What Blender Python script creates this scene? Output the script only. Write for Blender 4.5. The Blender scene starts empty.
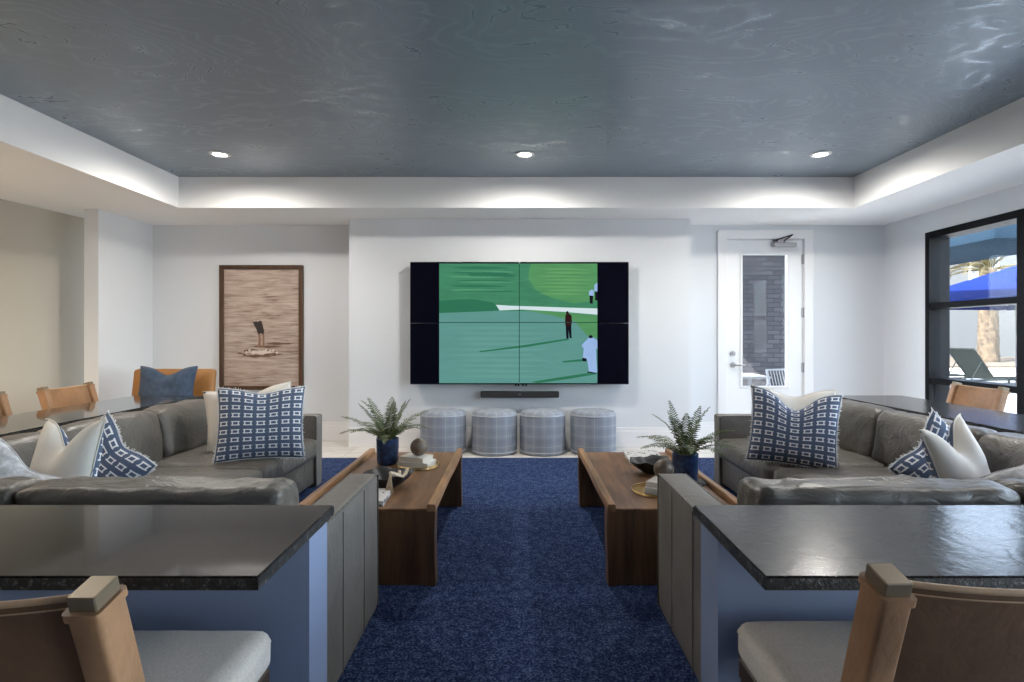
import bpy, bmesh, math, random
from mathutils import Vector, Matrix, noise

scene = bpy.context.scene
PI = math.pi
R = math.radians
random.seed(7)

# ---------------------------------------------------------------- camera
cam_d = bpy.data.cameras.new('camera')
cam = bpy.data.objects.new('camera', cam_d)
scene.collection.objects.link(cam)
cam.location = (0, 0, 1.27)
cam.rotation_euler = (PI / 2, 0, 0)
cam_d.sensor_width = 36
cam_d.lens = 560 / 1024 * 36
cam_d.shift_x = -6 / 1024
cam_d.shift_y = -6 / 1024
cam_d.clip_start = 0.05
cam_d.clip_end = 300
scene.camera = cam

# ---------------------------------------------------------------- view, world, sun
scene.view_settings.view_transform = 'Standard'
scene.view_settings.look = 'None'
scene.view_settings.gamma = 1
scene.view_settings.use_curve_mapping = False
scene.view_settings.exposure = 1.35
scene.cycles.max_bounces = 8
scene.cycles.diffuse_bounces = 5
scene.cycles.sample_clamp_indirect = 6
scene.cycles.caustics_reflective = False
scene.cycles.caustics_refractive = False
scene.cycles.use_denoising = True

world = bpy.data.worlds.new('sky')
scene.world = world
world.use_nodes = True
wn = world.node_tree
wn.nodes.clear()
sky = wn.nodes.new('ShaderNodeTexSky')
sky.sky_type = 'NISHITA'
sky.sun_disc = False
sky.sun_elevation = R(42)
sky.sun_rotation = R(250)
wbg = wn.nodes.new('ShaderNodeBackground')
wbg.inputs['Strength'].default_value = 0.85
wo = wn.nodes.new('ShaderNodeOutputWorld')
whs = wn.nodes.new('ShaderNodeHueSaturation')
whs.inputs['Saturation'].default_value = 0.55
wn.links.new(sky.outputs[0], whs.inputs['Color'])
wn.links.new(whs.outputs[0], wbg.inputs[0])
wn.links.new(wbg.outputs[0], wo.inputs[0])

sun_d = bpy.data.lights.new('sun', 'SUN')
sun_d.energy = 16.0
sun_d.angle = R(0.6)
sun_d.color = (1.0, 0.95, 0.87)
sun = bpy.data.objects.new('sun', sun_d)
scene.collection.objects.link(sun)
sun.rotation_euler = Vector((0.62, 0.34, -0.72)).to_track_quat('-Z', 'Y').to_euler()

DOWNLIGHT_POWER = 66
DOWNLIGHT_ROWS = (5.07,)
DOWNLIGHT_COLS = (-2.70, 0.06, 2.74)

# ---------------------------------------------------------------- node helpers
class G:
    """small shader graph writer"""
    def __init__(self, name):
        self.m = bpy.data.materials.new(name)
        self.m.use_nodes = True
        self.t = self.m.node_tree
        self.t.nodes.clear()
        self.out = self.t.nodes.new('ShaderNodeOutputMaterial')
    def n(self, kind, **kw):
        nd = self.t.nodes.new(kind)
        for k, v in kw.items():
            setattr(nd, k, v)
        return nd
    def put(self, sock, v):
        if v is None:
            return
        if isinstance(v, bpy.types.NodeSocket):
            self.t.links.new(v, sock)
        else:
            if sock.type == 'RGBA' and not isinstance(v, (int, float)) and len(v) == 3:
                v = (*v, 1)
            sock.default_value = v
    def math(self, op, a, b=None, c=None, clamp=False):
        nd = self.n('ShaderNodeMath', operation=op, use_clamp=clamp)
        for i, v in enumerate((a, b, c)):
            self.put(nd.inputs[i], v)
        return nd.outputs[0]
    def mix(self, f, a, b, blend='MIX'):
        nd = self.n('ShaderNodeMix', data_type='RGBA', blend_type=blend)
        self.put(nd.inputs[0], f)
        self.put(nd.inputs[6], a)
        self.put(nd.inputs[7], b)
        return nd.outputs[2]
    def coord(self, kind='Object', scale=(1, 1, 1), rot=(0, 0, 0), loc=(0, 0, 0)):
        tc = self.n('ShaderNodeTexCoord')
        mp = self.n('ShaderNodeMapping')
        mp.inputs['Scale'].default_value = scale
        mp.inputs['Rotation'].default_value = rot
        mp.inputs['Location'].default_value = loc
        self.t.links.new(tc.outputs[kind], mp.inputs['Vector'])
        return mp.outputs[0]
    def noise(self, vec, scale=5, detail=3, rough=0.5, dist=0):
        nd = self.n('ShaderNodeTexNoise')
        self.put(nd.inputs['Vector'], vec)
        nd.inputs['Scale'].default_value = scale
        nd.inputs['Detail'].default_value = detail
        nd.inputs['Roughness'].default_value = rough
        nd.inputs['Distortion'].default_value = dist
        return nd.outputs[0]
    def ramp(self, fac, stops, interp='LINEAR'):
        nd = self.n('ShaderNodeValToRGB')
        nd.color_ramp.interpolation = interp
        el = nd.color_ramp.elements
        while len(el) < len(stops):
            el.new(0.5)
        for e, (p, c) in zip(el, stops):
            e.position = p
            e.color = (*c, 1) if len(c) == 3 else c
        self.put(nd.inputs[0], fac)
        return nd.outputs[0]
    def sep(self, vec):
        nd = self.n('ShaderNodeSeparateXYZ')
        self.put(nd.inputs[0], vec)
        return nd.outputs
    def bump(self, h, strength=0.2, dist=0.01):
        nd = self.n('ShaderNodeBump')
        nd.inputs['Strength'].default_value = strength
        nd.inputs['Distance'].default_value = dist
        self.put(nd.inputs['Height'], h)
        return nd.outputs[0]
    def pbr(self, color, rough=0.5, metal=0.0, normal=None, spec=0.5, **kw):
        b = self.n('ShaderNodeBsdfPrincipled')
        self.put(b.inputs['Base Color'], color)
        self.put(b.inputs['Roughness'], rough)
        self.put(b.inputs['Metallic'], metal)
        self.put(b.inputs['Specular IOR Level'], spec)
        if normal is not None:
            self.put(b.inputs['Normal'], normal)
        for k, v in kw.items():
            self.put(b.inputs[k.replace('_', ' ')], v)
        self.t.links.new(b.outputs[0], self.out.inputs[0])
        return self.m

def plain(name, col, rough=0.5, metal=0.0, var=0.06, scale=8, bump=0.0, bscale=60, spec=0.5):
    g = G(name)
    v = g.coord()
    nz = g.noise(v, scale, 3)
    c = g.mix(nz, tuple(x * (1 - var) for x in col), tuple(min(1, x * (1 + var)) for x in col))
    nrm = g.bump(g.noise(v, bscale, 2), bump, 0.004) if bump else None
    return g.pbr(c, rough, metal, nrm, spec)

def srgb(r, g, b):
    f = lambda c: c / 12.92 if c <= 0.04045 else ((c + 0.055) / 1.055) ** 2.4
    return (f(r / 255), f(g / 255), f(b / 255))

M = {}
M['wall'] = plain('white_paint', (0.69, 0.71, 0.74), 0.75, var=0.01, scale=2, bump=0.04, bscale=220, spec=0.3)
M['soffit'] = plain('soffit_paint', (0.86, 0.86, 0.86), 0.8, var=0.01, scale=2, bump=0.03, bscale=220, spec=0.3)
M['beige'] = plain('beige_paint', (0.46, 0.42, 0.35), 0.8, var=0.02, scale=2, bump=0.03, bscale=220, spec=0.3)
M['trim'] = plain('white_trim', (0.80, 0.80, 0.81), 0.4, var=0.01)
M['door'] = plain('door_paint', (0.80, 0.81, 0.83), 0.38, var=0.01)
M['half_wall'] = plain('blue_grey_paint', (0.25, 0.31, 0.46), 0.55, var=0.02)
M['steel'] = plain('satin_steel', (0.42, 0.42, 0.43), 0.35, 1.0)
M['dark_steel'] = plain('dark_steel', (0.05, 0.05, 0.055), 0.45, 0.6)
M['black_frame'] = plain('black_aluminium', (0.006, 0.007, 0.009), 0.5, 0.0, spec=0.08)
M['brass'] = plain('brass', (0.72, 0.50, 0.20), 0.28, 1.0)
M['cap'] = plain('bronze_cap', (0.24, 0.19, 0.13), 0.42, 0.5)
M['black'] = plain('black_plastic', (0.012, 0.012, 0.014), 0.35)
M['panel_black'] = plain('screen_black', (0.003, 0.003, 0.008), 0.25, spec=0.03)
M['bowl'] = plain('black_ceramic', (0.014, 0.015, 0.018), 0.5, bump=0.3, bscale=90)
M['cream_book'] = plain('cream_paper', (0.72, 0.67, 0.57), 0.7, bump=0.1)
M['bead'] = plain('wooden_bead', (0.70, 0.60, 0.46), 0.6)
M['tassel'] = plain('jute_tassel', (0.55, 0.43, 0.28), 0.85)
M['soil'] = plain('soil', (0.03, 0.022, 0.016), 0.95, bump=0.6)
M['stone_ball'] = plain('brown_stone', (0.15, 0.115, 0.085), 0.45, var=0.5, scale=14, bump=0.3, bscale=30)
M['dark_wood'] = plain('dark_wood', (0.055, 0.035, 0.022), 0.5, var=0.3)

def mat_glass(name, tint=(0.95, 0.98, 1.0), ior=1.45):
    g = G(name)
    tr = g.n('ShaderNodeBsdfTransparent'); g.put(tr.inputs[0], tint)
    gl = g.n('ShaderNodeBsdfGlossy'); gl.inputs['Roughness'].default_value = 0.02
    lw = g.n('ShaderNodeLayerWeight'); lw.inputs[0].default_value = 0.5
    fr = g.math('ADD', 0.006, g.math('MULTIPLY', g.math('POWER', lw.outputs['Facing'], 5.0), 0.9))
    mx = g.n('ShaderNodeMixShader')
    g.t.links.new(fr, mx.inputs[0]); g.t.links.new(tr.outputs[0], mx.inputs[1]); g.t.links.new(gl.outputs[0], mx.inputs[2])
    g.t.links.new(mx.outputs[0], g.out.inputs[0])
    return g.m
M['glass'] = mat_glass('window_glass')

def mat_emit(name, col, s):
    g = G(name)
    e = g.n('ShaderNodeEmission'); g.put(e.inputs[0], col); e.inputs[1].default_value = s
    g.t.links.new(e.outputs[0], g.out.inputs[0])
    return g.m
M['lamp_glow'] = mat_emit('lamp_lens', (1.0, 0.93, 0.80), 9)

def mat_ceiling():
    g = G('ceiling_wallcovering')
    v = g.coord(scale=(0.34, 0.95, 1))
    warp = g.noise(g.coord(scale=(2.2, 5.0, 1), loc=(4, 1, 0)), 1.0, 2)
    big = g.noise(v, 0.75, 1.5, 0.45, 0.8)
    fine = g.noise(g.coord(scale=(3, 9, 1)), 4.0, 1.5)
    h = g.math('ADD', big, g.math('MULTIPLY', g.math('SUBTRACT', warp, 0.5), 0.12))
    h = g.math('ADD', h, g.math('MULTIPLY', g.math('SUBTRACT', fine, 0.5), 0.012))
    fr = g.math('FRACT', g.math('MULTIPLY', h, 38))
    d = g.math('ABSOLUTE', g.math('SUBTRACT', fr, 0.5))
    line = g.math('MULTIPLY', g.math('LESS_THAN', d, 0.13), 1.0)
    soft = g.math('SUBTRACT', 1.0, g.math('MULTIPLY', d, 5.0), clamp=True)
    brk = g.ramp(g.noise(g.coord(scale=(0.6, 1.5, 1), loc=(9, 3, 0)), 2.2, 3), [(0.38, (0.15,) * 3), (0.60, (1,) * 3)])
    soft = g.math('MULTIPLY', soft, brk)
    col = g.mix(soft, srgb(128, 141, 153), srgb(143, 156, 168))
    rough = g.math('SUBTRACT', 0.44, g.math('MULTIPLY', soft, 0.22))
    return g.pbr(col, rough, 0.30, None, spec=0.8)
M['ceiling'] = mat_ceiling()

def mat_carpet():
    g = G('blue_loop_carpet')
    v = g.coord()
    a = g.noise(v, 95, 3, 0.75)
    b = g.noise(v, 28, 2, 0.6)
    f = g.math('ADD', g.math('MULTIPLY', a, 0.75), g.math('MULTIPLY', b, 0.25))
    col = g.ramp(f, [(0.36, srgb(13, 21, 47)), (0.5, srgb(36, 52, 92)), (0.66, srgb(98, 116, 150))])
    return g.pbr(col, 0.95, 0, g.bump(a, 0.7, 0.006), spec=0.1)
M['carpet'] = mat_carpet()

def mat_floor():
    g = G('pale_stone_floor')
    v = g.coord()
    x, y, z = g.sep(v)
    n = g.noise(g.coord(scale=(1, 3, 1)), 4, 5, 0.6, 1.0)
    col = g.ramp(n, [(0.3, (0.58, 0.55, 0.51)), (0.7, (0.75, 0.72, 0.68))])
    gx = g.math('LESS_THAN', g.math('ABSOLUTE', g.math('SUBTRACT', g.math('FRACT', g.math('MULTIPLY', x, 0.82)), 0.5)), 0.003)
    gy = g.math('LESS_THAN', g.math('ABSOLUTE', g.math('SUBTRACT', g.math('FRACT', g.math('MULTIPLY', y, 1.64)), 0.5)), 0.006)
    col = g.mix(g.math('MAXIMUM', gx, gy), col, (0.42, 0.40, 0.38))
    return g.pbr(col, 0.4)
M['floor'] = mat_floor()

def mat_wood(name, axis, base, dark, scale=1.0, rough=0.42, knots=True):
    g = G(name)
    sc = [9.0, 9.0, 9.0]
    sc['XYZ'.index(axis)] = 0.8
    v = g.coord(scale=tuple(s * scale for s in sc))
    a = g.noise(v, 1.6, 4, 0.6, 0.7)
    b = g.noise(g.coord(scale=tuple(s * scale * 4 for s in sc)), 2.2, 3, 0.6)
    big = g.noise(g.coord(scale=tuple(1.2 if i != 'XYZ'.index(axis) else 0.5 for i in range(3))), 2.4, 2, 0.5, 1.4)
    f = g.math('ADD', g.math('MULTIPLY', a, 0.6), g.math('MULTIPLY', b, 0.2))
    f = g.math('ADD', f, g.math('MULTIPLY', big, 0.25))
    col = g.ramp(f, [(0.34, dark), (0.52, base), (0.70, tuple(min(1, c * 1.55) for c in base))])
    return g.pbr(col, rough, 0, g.bump(b, 0.12, 0.003), spec=0.4)
WB, WD = (0.190, 0.100, 0.050), (0.062, 0.030, 0.015)
M['wood_x'] = mat_wood('walnut_across', 'X', WB, WD)
M['wood_y'] = mat_wood('walnut_along', 'Y', WB, WD)
M['wood_z'] = mat_wood('walnut_upright', 'Z', (0.135, 0.070, 0.034), (0.042, 0.021, 0.010))
M['oak_y'] = mat_wood('walnut_edge', 'Y', (0.30, 0.16, 0.075), (0.10, 0.048, 0.022))
M['frame_wood'] = mat_wood('frame_walnut', 'Z', (0.07, 0.035, 0.018), (0.03, 0.014, 0.007))

def mat_leather(name, col, rough=0.42, var=0.25, wrinkle=0.25, bscale=180):
    g = G(name)
    v = g.coord()
    n = g.noise(v, 4.5, 5, 0.62, 0.6)
    m = g.noise(v, 22, 4, 0.6)
    f = g.math('ADD', g.math('MULTIPLY', n, 0.7), g.math('MULTIPLY', m, 0.3))
    c = g.ramp(f, [(0.3, tuple(x * (1 - var) for x in col)), (0.5, col), (0.7, tuple(min(1, x * (1 + var)) for x in col))])
    r = g.math('ADD', rough - 0.08, g.math('MULTIPLY', m, 0.16))
    cr = g.math('ABSOLUTE', g.math('SUBTRACT', g.noise(v, 5.5, 3, 0.55, 2.2), 0.5))
    cr = g.math('MINIMUM', g.math('MULTIPLY', cr, 5.0), 1.0)
    h = g.math('ADD', g.math('MULTIPLY', g.noise(v, bscale, 2), 0.10), g.math('MULTIPLY', g.noise(v, 14, 3, 0.5, 1.5), 0.35))
    h = g.math('ADD', h, g.math('MULTIPLY', cr, wrinkle))
    return g.pbr(c, r, 0, g.bump(h, 0.45, 0.008), spec=0.5)
M['leather'] = mat_leather('grey_brown_leather', (0.112, 0.101, 0.088), 0.40, wrinkle=0.7)
M['leather_arm'] = mat_leather('grey_brown_leather_panel', (0.170, 0.155, 0.138), 0.5)
M['tan'] = mat_leather('tan_leather', (0.36, 0.20, 0.105), 0.5, 0.3)
M['sling'] = mat_leather('sling_leather', (0.30, 0.155, 0.072), 0.5, 0.35)
M['tan_edge'] = mat_leather('tan_leather_edge', (0.50, 0.33, 0.20), 0.55, 0.2)
M['sling_shaded'] = mat_leather('sling_leather_shaded', (0.15, 0.080, 0.042), 0.7, 0.35)  # same sling leather, darkened to paint in the backlit shade
M['saddle'] = mat_leather('saddle_leather', (0.33, 0.15, 0.045), 0.45, 0.2)

def mat_fabric(name, col, var=0.18, scale=130, rough=0.9, blotch=0.0):
    g = G(name)
    v = g.coord()
    a = g.noise(v, scale, 3, 0.7)
    c = g.mix(a, tuple(x * (1 - var) for x in col), tuple(min(1, x * (1 + var)) for x in col))
    if blotch:
        b = g.ramp(g.noise(v, 16, 4, 0.7), [(0.4, (1, 1, 1)), (0.6, (1 - blotch,) * 3)])
        c = g.mix(1.0, c, b, 'MULTIPLY')
    return g.pbr(c, rough, 0, g.bump(a, 0.3, 0.003), spec=0.15, Sheen_Weight=0.15)
M['seat_fabric'] = mat_fabric('oatmeal_fabric', (0.64, 0.595, 0.545), 0.3, 160)
M['cream'] = mat_fabric('cream_linen', (0.70, 0.67, 0.62), 0.08)
M['speckle'] = mat_fabric('grey_white_boucle', (0.60, 0.61, 0.64), 0.35, 45, blotch=0.4)
M['denim'] = mat_fabric('navy_denim', (0.055, 0.085, 0.14), 0.3, 140, blotch=0.3)
M['fringe'] = mat_fabric('white_fringe', (0.74, 0.75, 0.77), 0.1)

def mat_print(name, nx, ny):
    """navy cloth with rows of small white open-ended box marks (UV based)"""
    g = G(name)
    tc = g.n('ShaderNodeTexCoord')
    x, y, z = g.sep(tc.outputs['UV'])
    fx = g.math('ABSOLUTE', g.math('SUBTRACT', g.math('FRACT', g.math('MULTIPLY', x, nx)), 0.5))
    fy = g.math('ABSOLUTE', g.math('SUBTRACT', g.math('FRACT', g.math('MULTIPLY', y, ny)), 0.5))
    lt = lambda a, b: g.math('LESS_THAN', a, b)
    gt = lambda a, b: g.math('GREATER_THAN', a, b)
    mul = lambda a, b: g.math('MULTIPLY', a, b)
    bars = mul(mul(lt(fx, 0.36), lt(fy, 0.27)), gt(fy, 0.15))
    ends = mul(mul(lt(fx, 0.30), gt(fx, 0.19)), lt(fy, 0.2))
    mk = g.math('MAXIMUM', bars, ends)
    a = g.noise(g.coord(), 150, 3, 0.7)
    blue = g.mix(a, srgb(70, 83, 108), srgb(102, 115, 138))
    c = g.mix(mk, blue, (0.78, 0.79, 0.81))
    return g.pbr(c, 0.9, 0, g.bump(a, 0.25, 0.003), spec=0.15)
M['print'] = mat_print('navy_print_cloth', 7, 9)
M['print_wide'] = mat_print('navy_print_cloth_wide', 6, 7)

def mat_plaid():
    g = G('grey_blue_plaid')
    tc = g.n('ShaderNodeTexCoord')
    x, y, z = g.sep(tc.outputs['UV'])
    def lines(c, n, w, off=0.0):
        d = g.math('ABSOLUTE', g.math('SUBTRACT', g.math('FRACT', g.math('ADD', g.math('MULTIPLY', c, n), off)), 0.5))
        return g.math('LESS_THAN', d, w)
    a = g.noise(g.coord(), 120, 3, 0.7)
    base = g.mix(a, srgb(136, 142, 152), srgb(166, 172, 180))
    bands = g.math('ADD', g.math('MULTIPLY', lines(x, 14, 0.22), 0.10), g.math('MULTIPLY', lines(y, 7, 0.22), 0.10))
    c = g.mix(bands, base, srgb(90, 102, 124))
    ln = g.math('MAXIMUM', lines(x, 14, 0.022, 0.5), lines(y, 7, 0.022, 0.5))
    c = g.mix(g.math('MULTIPLY', ln, 0.4), c, srgb(206, 212, 219))
    return g.pbr(c, 0.9, 0, g.bump(a, 0.2, 0.003), spec=0.1)
M['plaid'] = mat_plaid()

def mat_granite(name, dark, mid, rough, bmp):
    g = G(name)
    v = g.coord()
    a = g.noise(v, 120, 4, 0.75)
    b = g.noise(v, 24, 4, 0.7)
    f = g.math('ADD', g.math('MULTIPLY', a, 0.7), g.math('MULTIPLY', b, 0.3))
    c = g.ramp(f, [(0.40, dark), (0.55, mid), (0.66, tuple(min(1, x * 2.4) for x in mid))])
    h = g.noise(v, 13, 3, 0.6, 1.6)
    return g.pbr(c, rough, 0, g.bump(h, bmp, 0.02) if bmp else None, spec=0.6)
M['granite'] = mat_granite('dark_granite_polished', (0.011, 0.0105, 0.0105), (0.028, 0.0275, 0.027), 0.07, 0)
M['granite_r'] = mat_granite('dark_granite_leathered', (0.011, 0.0105, 0.0105), (0.028, 0.0275, 0.027), 0.20, 0.055)
def mat_granite_edge():
    g = G('dark_granite_edge')
    v = g.coord()
    a = g.noise(v, 48, 4, 0.85)
    c = g.ramp(a, [(0.46, (0.003, 0.003, 0.003)), (0.56, (0.022, 0.022, 0.022)), (0.66, (0.20, 0.195, 0.19))])
    return g.pbr(c, 0.4, 0, g.bump(a, 0.8, 0.01))
M['granite_edge'] = mat_granite_edge()

def mat_pot():
    g = G('blue_glazed_pot')
    v = g.coord()
    x, y, z = g.sep(v)
    band = g.math('ABSOLUTE', g.math('SUBTRACT', g.math('FRACT', g.math('MULTIPLY', z, 55)), 0.5))
    n = g.noise(v, 30, 4, 0.6)
    c = g.ramp(n, [(0.35, srgb(18, 34, 62)), (0.6, srgb(38, 66, 106)), (0.75, srgb(92, 122, 156))])
    return g.pbr(c, 0.3, 0, g.bump(band, 0.3, 0.004))
M['pot'] = mat_pot()
def mat_leaf(name, a, b):
    g = G(name)
    n = g.noise(g.coord(), 24, 2)
    return g.pbr(g.mix(n, a, b), 0.5, 0, spec=0.3)
M['leaf'] = mat_leaf('fern_green', (0.022, 0.048, 0.014), (0.095, 0.14, 0.045))
M['stem'] = mat_leaf('fern_stem', (0.12, 0.17, 0.05), (0.22, 0.20, 0.055))
def mat_spots():
    g = G('white_box_dark_marks')
    n = g.noise(g.coord(scale=(1, 0.6, 1)), 34, 1, 0.4, 0.6)
    c = g.ramp(n, [(0.60, (0.60, 0.59, 0.57)), (0.63, (0.10, 0.10, 0.11))])
    return g.pbr(c, 0.5)
M['spots'] = mat_spots()

# ---------------------------------------------------------------- mesh helpers
def obj(name, bm, mats, parent=None, smooth=False, loc=None):
    bmesh.ops.recalc_face_normals(bm, faces=bm.faces[:])
    me = bpy.data.meshes.new(name)
    bm.to_mesh(me)
    bm.free()
    if not isinstance(mats, (list, tuple)):
        mats = [mats]
    for m in mats:
        me.materials.append(m)
    if smooth:
        for p in me.polygons:
            p.use_smooth = True
        if smooth != 'all':
            try:
                me.set_sharp_from_angle(angle=R(38))
            except Exception:
                pass
    o = bpy.data.objects.new(name, me)
    scene.collection.objects.link(o)
    if parent is not None:
        o.parent = parent
    if loc is not None:
        o.location = loc
    return o

def empty(name, label, cat, loc=(0, 0, 0), rotz=0.0, group=None):
    o = bpy.data.objects.new(name, None)
    scene.collection.objects.link(o)
    o.empty_display_size = 0.1
    o.location = loc
    o.rotation_euler = (0, 0, rotz)
    return tag(o, label, cat, group)

def tag(o, label, cat, group=None):
    o['label'] = label
    o['category'] = cat
    if group:
        o['group'] = group
    return o

def struct(name, bm, mats, parent=None, smooth=False):
    o = obj(name, bm, mats, parent, smooth)
    o['kind'] = 'structure'
    return o

def dup(root, loc, rotz, label=None, group=None):
    r = root.copy()
    scene.collection.objects.link(r)
    r.location = loc
    r.rotation_euler = (0, 0, rotz)
    if label:
        r['label'] = label
    if group:
        r['group'] = group
    for ch in list(root.children):
        c = ch.copy()
        scene.collection.objects.link(c)
        c.parent = r
        for gch in ch.children:
            d = gch.copy()
            scene.collection.objects.link(d)
            d.parent = c
    return r

def bm_new():
    return bmesh.new()

def add_box(bm, a, b, bev=0.0, seg=2, mi=0):
    a, b = Vector(a), Vector(b)
    lo = Vector([min(a[i], b[i]) for i in range(3)])
    hi = Vector([max(a[i], b[i]) for i in range(3)])
    ret = bmesh.ops.create_cube(bm, size=1)
    vs = ret['verts']
    for v in vs:
        v.co = Vector([lo[i] + (v.co[i] + 0.5) * (hi[i] - lo[i]) for i in range(3)])
    fs = set(f for v in vs for f in v.link_faces)
    for f in fs:
        f.material_index = mi
    if bev > 0:
        es = list(set(e for v in vs for e in v.link_edges))
        r = bmesh.ops.bevel(bm, geom=es, offset=bev, segments=seg, affect='EDGES', profile=0.5)
        for f in r['faces']:
            f.material_index = mi
    return vs

def box(a, b, bev=0.0, seg=2):
    bm = bm_new()
    add_box(bm, a, b, bev, seg)
    return bm

def add_cyl(bm, p0, p1, r0, r1=None, seg=24, mi=0, cap=True):
    p0, p1 = Vector(p0), Vector(p1)
    r1 = r0 if r1 is None else r1
    d = (p1 - p0)
    q = d.to_track_quat('Z', 'Y')
    rings = []
    for p, r in ((p0, r0), (p1, r1)):
        rings.append([bm.verts.new(p + q @ Vector((r * math.cos(2 * PI * i / seg), r * math.sin(2 * PI * i / seg), 0))) for i in range(seg)])
    for i in range(seg):
        f = bm.faces.new((rings[0][i], rings[0][(i + 1) % seg], rings[1][(i + 1) % seg], rings[1][i]))
        f.material_index = mi
    if cap:
        bm.faces.new(rings[0][::-1]).material_index = mi
        bm.faces.new(rings[1]).material_index = mi

def add_tube(bm, pts, r, seg=10, mi=0, closed=False):
    pts = [Vector(p) for p in pts]
    n = len(pts)
    rad = r if isinstance(r, (list, tuple)) else [r] * n
    rings = []
    up = Vector((0, 0, 1))
    for i in range(n):
        t = (pts[(i + 1) % n] - pts[i - 1]) if closed else (pts[min(i + 1, n - 1)] - pts[max(i - 1, 0)])
        t.normalize()
        a = t.cross(up)
        if a.length < 1e-3:
            a = t.cross(Vector((1, 0, 0)))
        a.normalize()
        b = t.cross(a)
        rings.append([bm.verts.new(pts[i] + (a * math.cos(2 * PI * k / seg) + b * math.sin(2 * PI * k / seg)) * rad[i]) for k in range(seg)])
    m = n if closed else n - 1
    for i in range(m):
        A, B = rings[i], rings[(i + 1) % n]
        for k in range(seg):
            bm.faces.new((A[k], A[(k + 1) % seg], B[(k + 1) % seg], B[k])).material_index = mi
    if not closed:
        bm.faces.new(rings[0][::-1]).material_index = mi
        bm.faces.new(rings[-1]).material_index = mi

def add_lathe(bm, prof, seg=40, center=(0, 0, 0), mi=0, uv=None, cap=True, wob=None):
    """prof = [(r, z), ...] bottom to top"""
    c = Vector(center)
    rings = []
    for r, z in prof:
        ring = []
        for i in range(seg):
            a = 2 * PI * i / seg
            rr, zz = (r, z) if wob is None else wob(r, z, a)
            ring.append(bm.verts.new(c + Vector((rr * math.cos(a), rr * math.sin(a), zz))))
        rings.append(ring)
    lay = bm.loops.layers.uv.verify() if uv else None
    L = [0]
    for j in range(1, len(prof)):
        L.append(L[-1] + math.hypot(prof[j][0] - prof[j - 1][0], prof[j][1] - prof[j - 1][1]))
    for j in range(len(prof) - 1):
        for i in range(seg):
            k = (i + 1) % seg
            f = bm.faces.new((rings[j][i], rings[j][k], rings[j + 1][k], rings[j + 1][i]))
            f.material_index = mi
            if uv:
                for lp, (uu, vv) in zip(f.loops, ((i, j), (i + 1, j), (i + 1, j + 1), (i, j + 1))):
                    lp[lay].uv = (uu / seg, L[vv] / uv)
    if cap:
        for ring in (rings[0][::-1], rings[-1]):
            f = bm.faces.new(ring)
            f.material_index = mi
            if uv:
                for lp in f.loops:
                    d = lp.vert.co - c
                    lp[lay].uv = (d.x / 1.5 + 0.5, d.y / uv + 0.5)

def add_prism(bm, poly, z0, z1, axis='Z', mi=0, bev=0):
    def P(u, v, w):
        return {'Z': (u, v, w), 'Y': (u, w, v), 'X': (w, u, v)}[axis]
    lo = [bm.verts.new(P(u, v, z0)) for u, v in poly]
    hi = [bm.verts.new(P(u, v, z1)) for u, v in poly]
    n = len(poly)
    fs = [bm.faces.new(lo[::-1]), bm.faces.new(hi)]
    for i in range(n):
        fs.append(bm.faces.new((lo[i], lo[(i + 1) % n], hi[(i + 1) % n], hi[i])))
    for f in fs:
        f.material_index = mi
    if bev:
        es = list(set(e for f in fs for e in f.edges))
        bmesh.ops.bevel(bm, geom=es, offset=bev, segments=2, affect='EDGES')
    return fs

def soft_box(bm, a, b, r=0.05, cuts=12, puff=(0, 0, 0), wr=0.0, wscale=5.0, seed=0, fn=None, mi=0):
    """upholstered block: rounded box with bulging faces and wrinkles"""
    a, b = Vector(a), Vector(b)
    lo = Vector([min(a[i], b[i]) for i in range(3)])
    hi = Vector([max(a[i], b[i]) for i in range(3)])
    c = (lo + hi) / 2
    h = (hi - lo) / 2
    r = min(r, *h)
    inner = h - Vector((r, r, r))
    tmp = bmesh.new()
    bmesh.ops.create_cube(tmp, size=2)
    bmesh.ops.subdivide_edges(tmp, edges=tmp.edges[:], cuts=cuts, use_grid_fill=True)
    sd = Vector((seed * 3.7, seed * 1.3, seed * 2.1))
    mp = {}
    for v in tmp.verts:
        n0 = v.co.copy()
        # concentrate samples near the edges
        u = Vector([math.copysign(abs(x) ** 0.75, x) for x in n0])
        p = Vector([u[i] * h[i] for i in range(3)])
        q = Vector([max(-inner[i], min(inner[i], p[i])) for i in range(3)])
        d = p - q
        if d.length > 1e-9:
            d = d.normalized()
            p = q + d * r
        else:
            d = Vector((0, 0, 1))
        x, y, z = p.x / h.x, p.y / h.y, p.z / h.z
        e = [max(0, 1 - t * t) for t in (x, y, z)]
        p.x += puff[0] * x * e[1] * e[2]
        p.y += puff[1] * y * e[0] * e[2]
        p.z += puff[2] * z * e[0] * e[1]
        w = c + p
        if wr:
            s = w * wscale + sd
            k = noise.noise(s) * 0.6 + noise.noise(s * 2.3) * 0.4
            w = w + d * (k * wr)
        if fn:
            w = fn(w, (x, y, z))
        mp[v] = bm.verts.new(w)
    for f in tmp.faces:
        nf = bm.faces.new([mp[v] for v in f.verts])
        nf.material_index = mi
    tmp.free()

def quad_grid(bm, fn, nu, nv, mi=0, uv=True, flip=False):
    lay = bm.loops.layers.uv.verify()
    vs = [[bm.verts.new(fn(i / nu, j / nv)) for i in range(nu + 1)] for j in range(nv + 1)]
    for j in range(nv):
        for i in range(nu):
            idx = [(i, j), (i + 1, j), (i + 1, j + 1), (i, j + 1)]
            f = bm.faces.new([vs[b][a] for a, b in idx])
            f.material_index = mi
            for lp, (a, b) in zip(f.loops, idx):
                lp[lay].uv = (a / nu, b / nv)
    return vs

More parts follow.
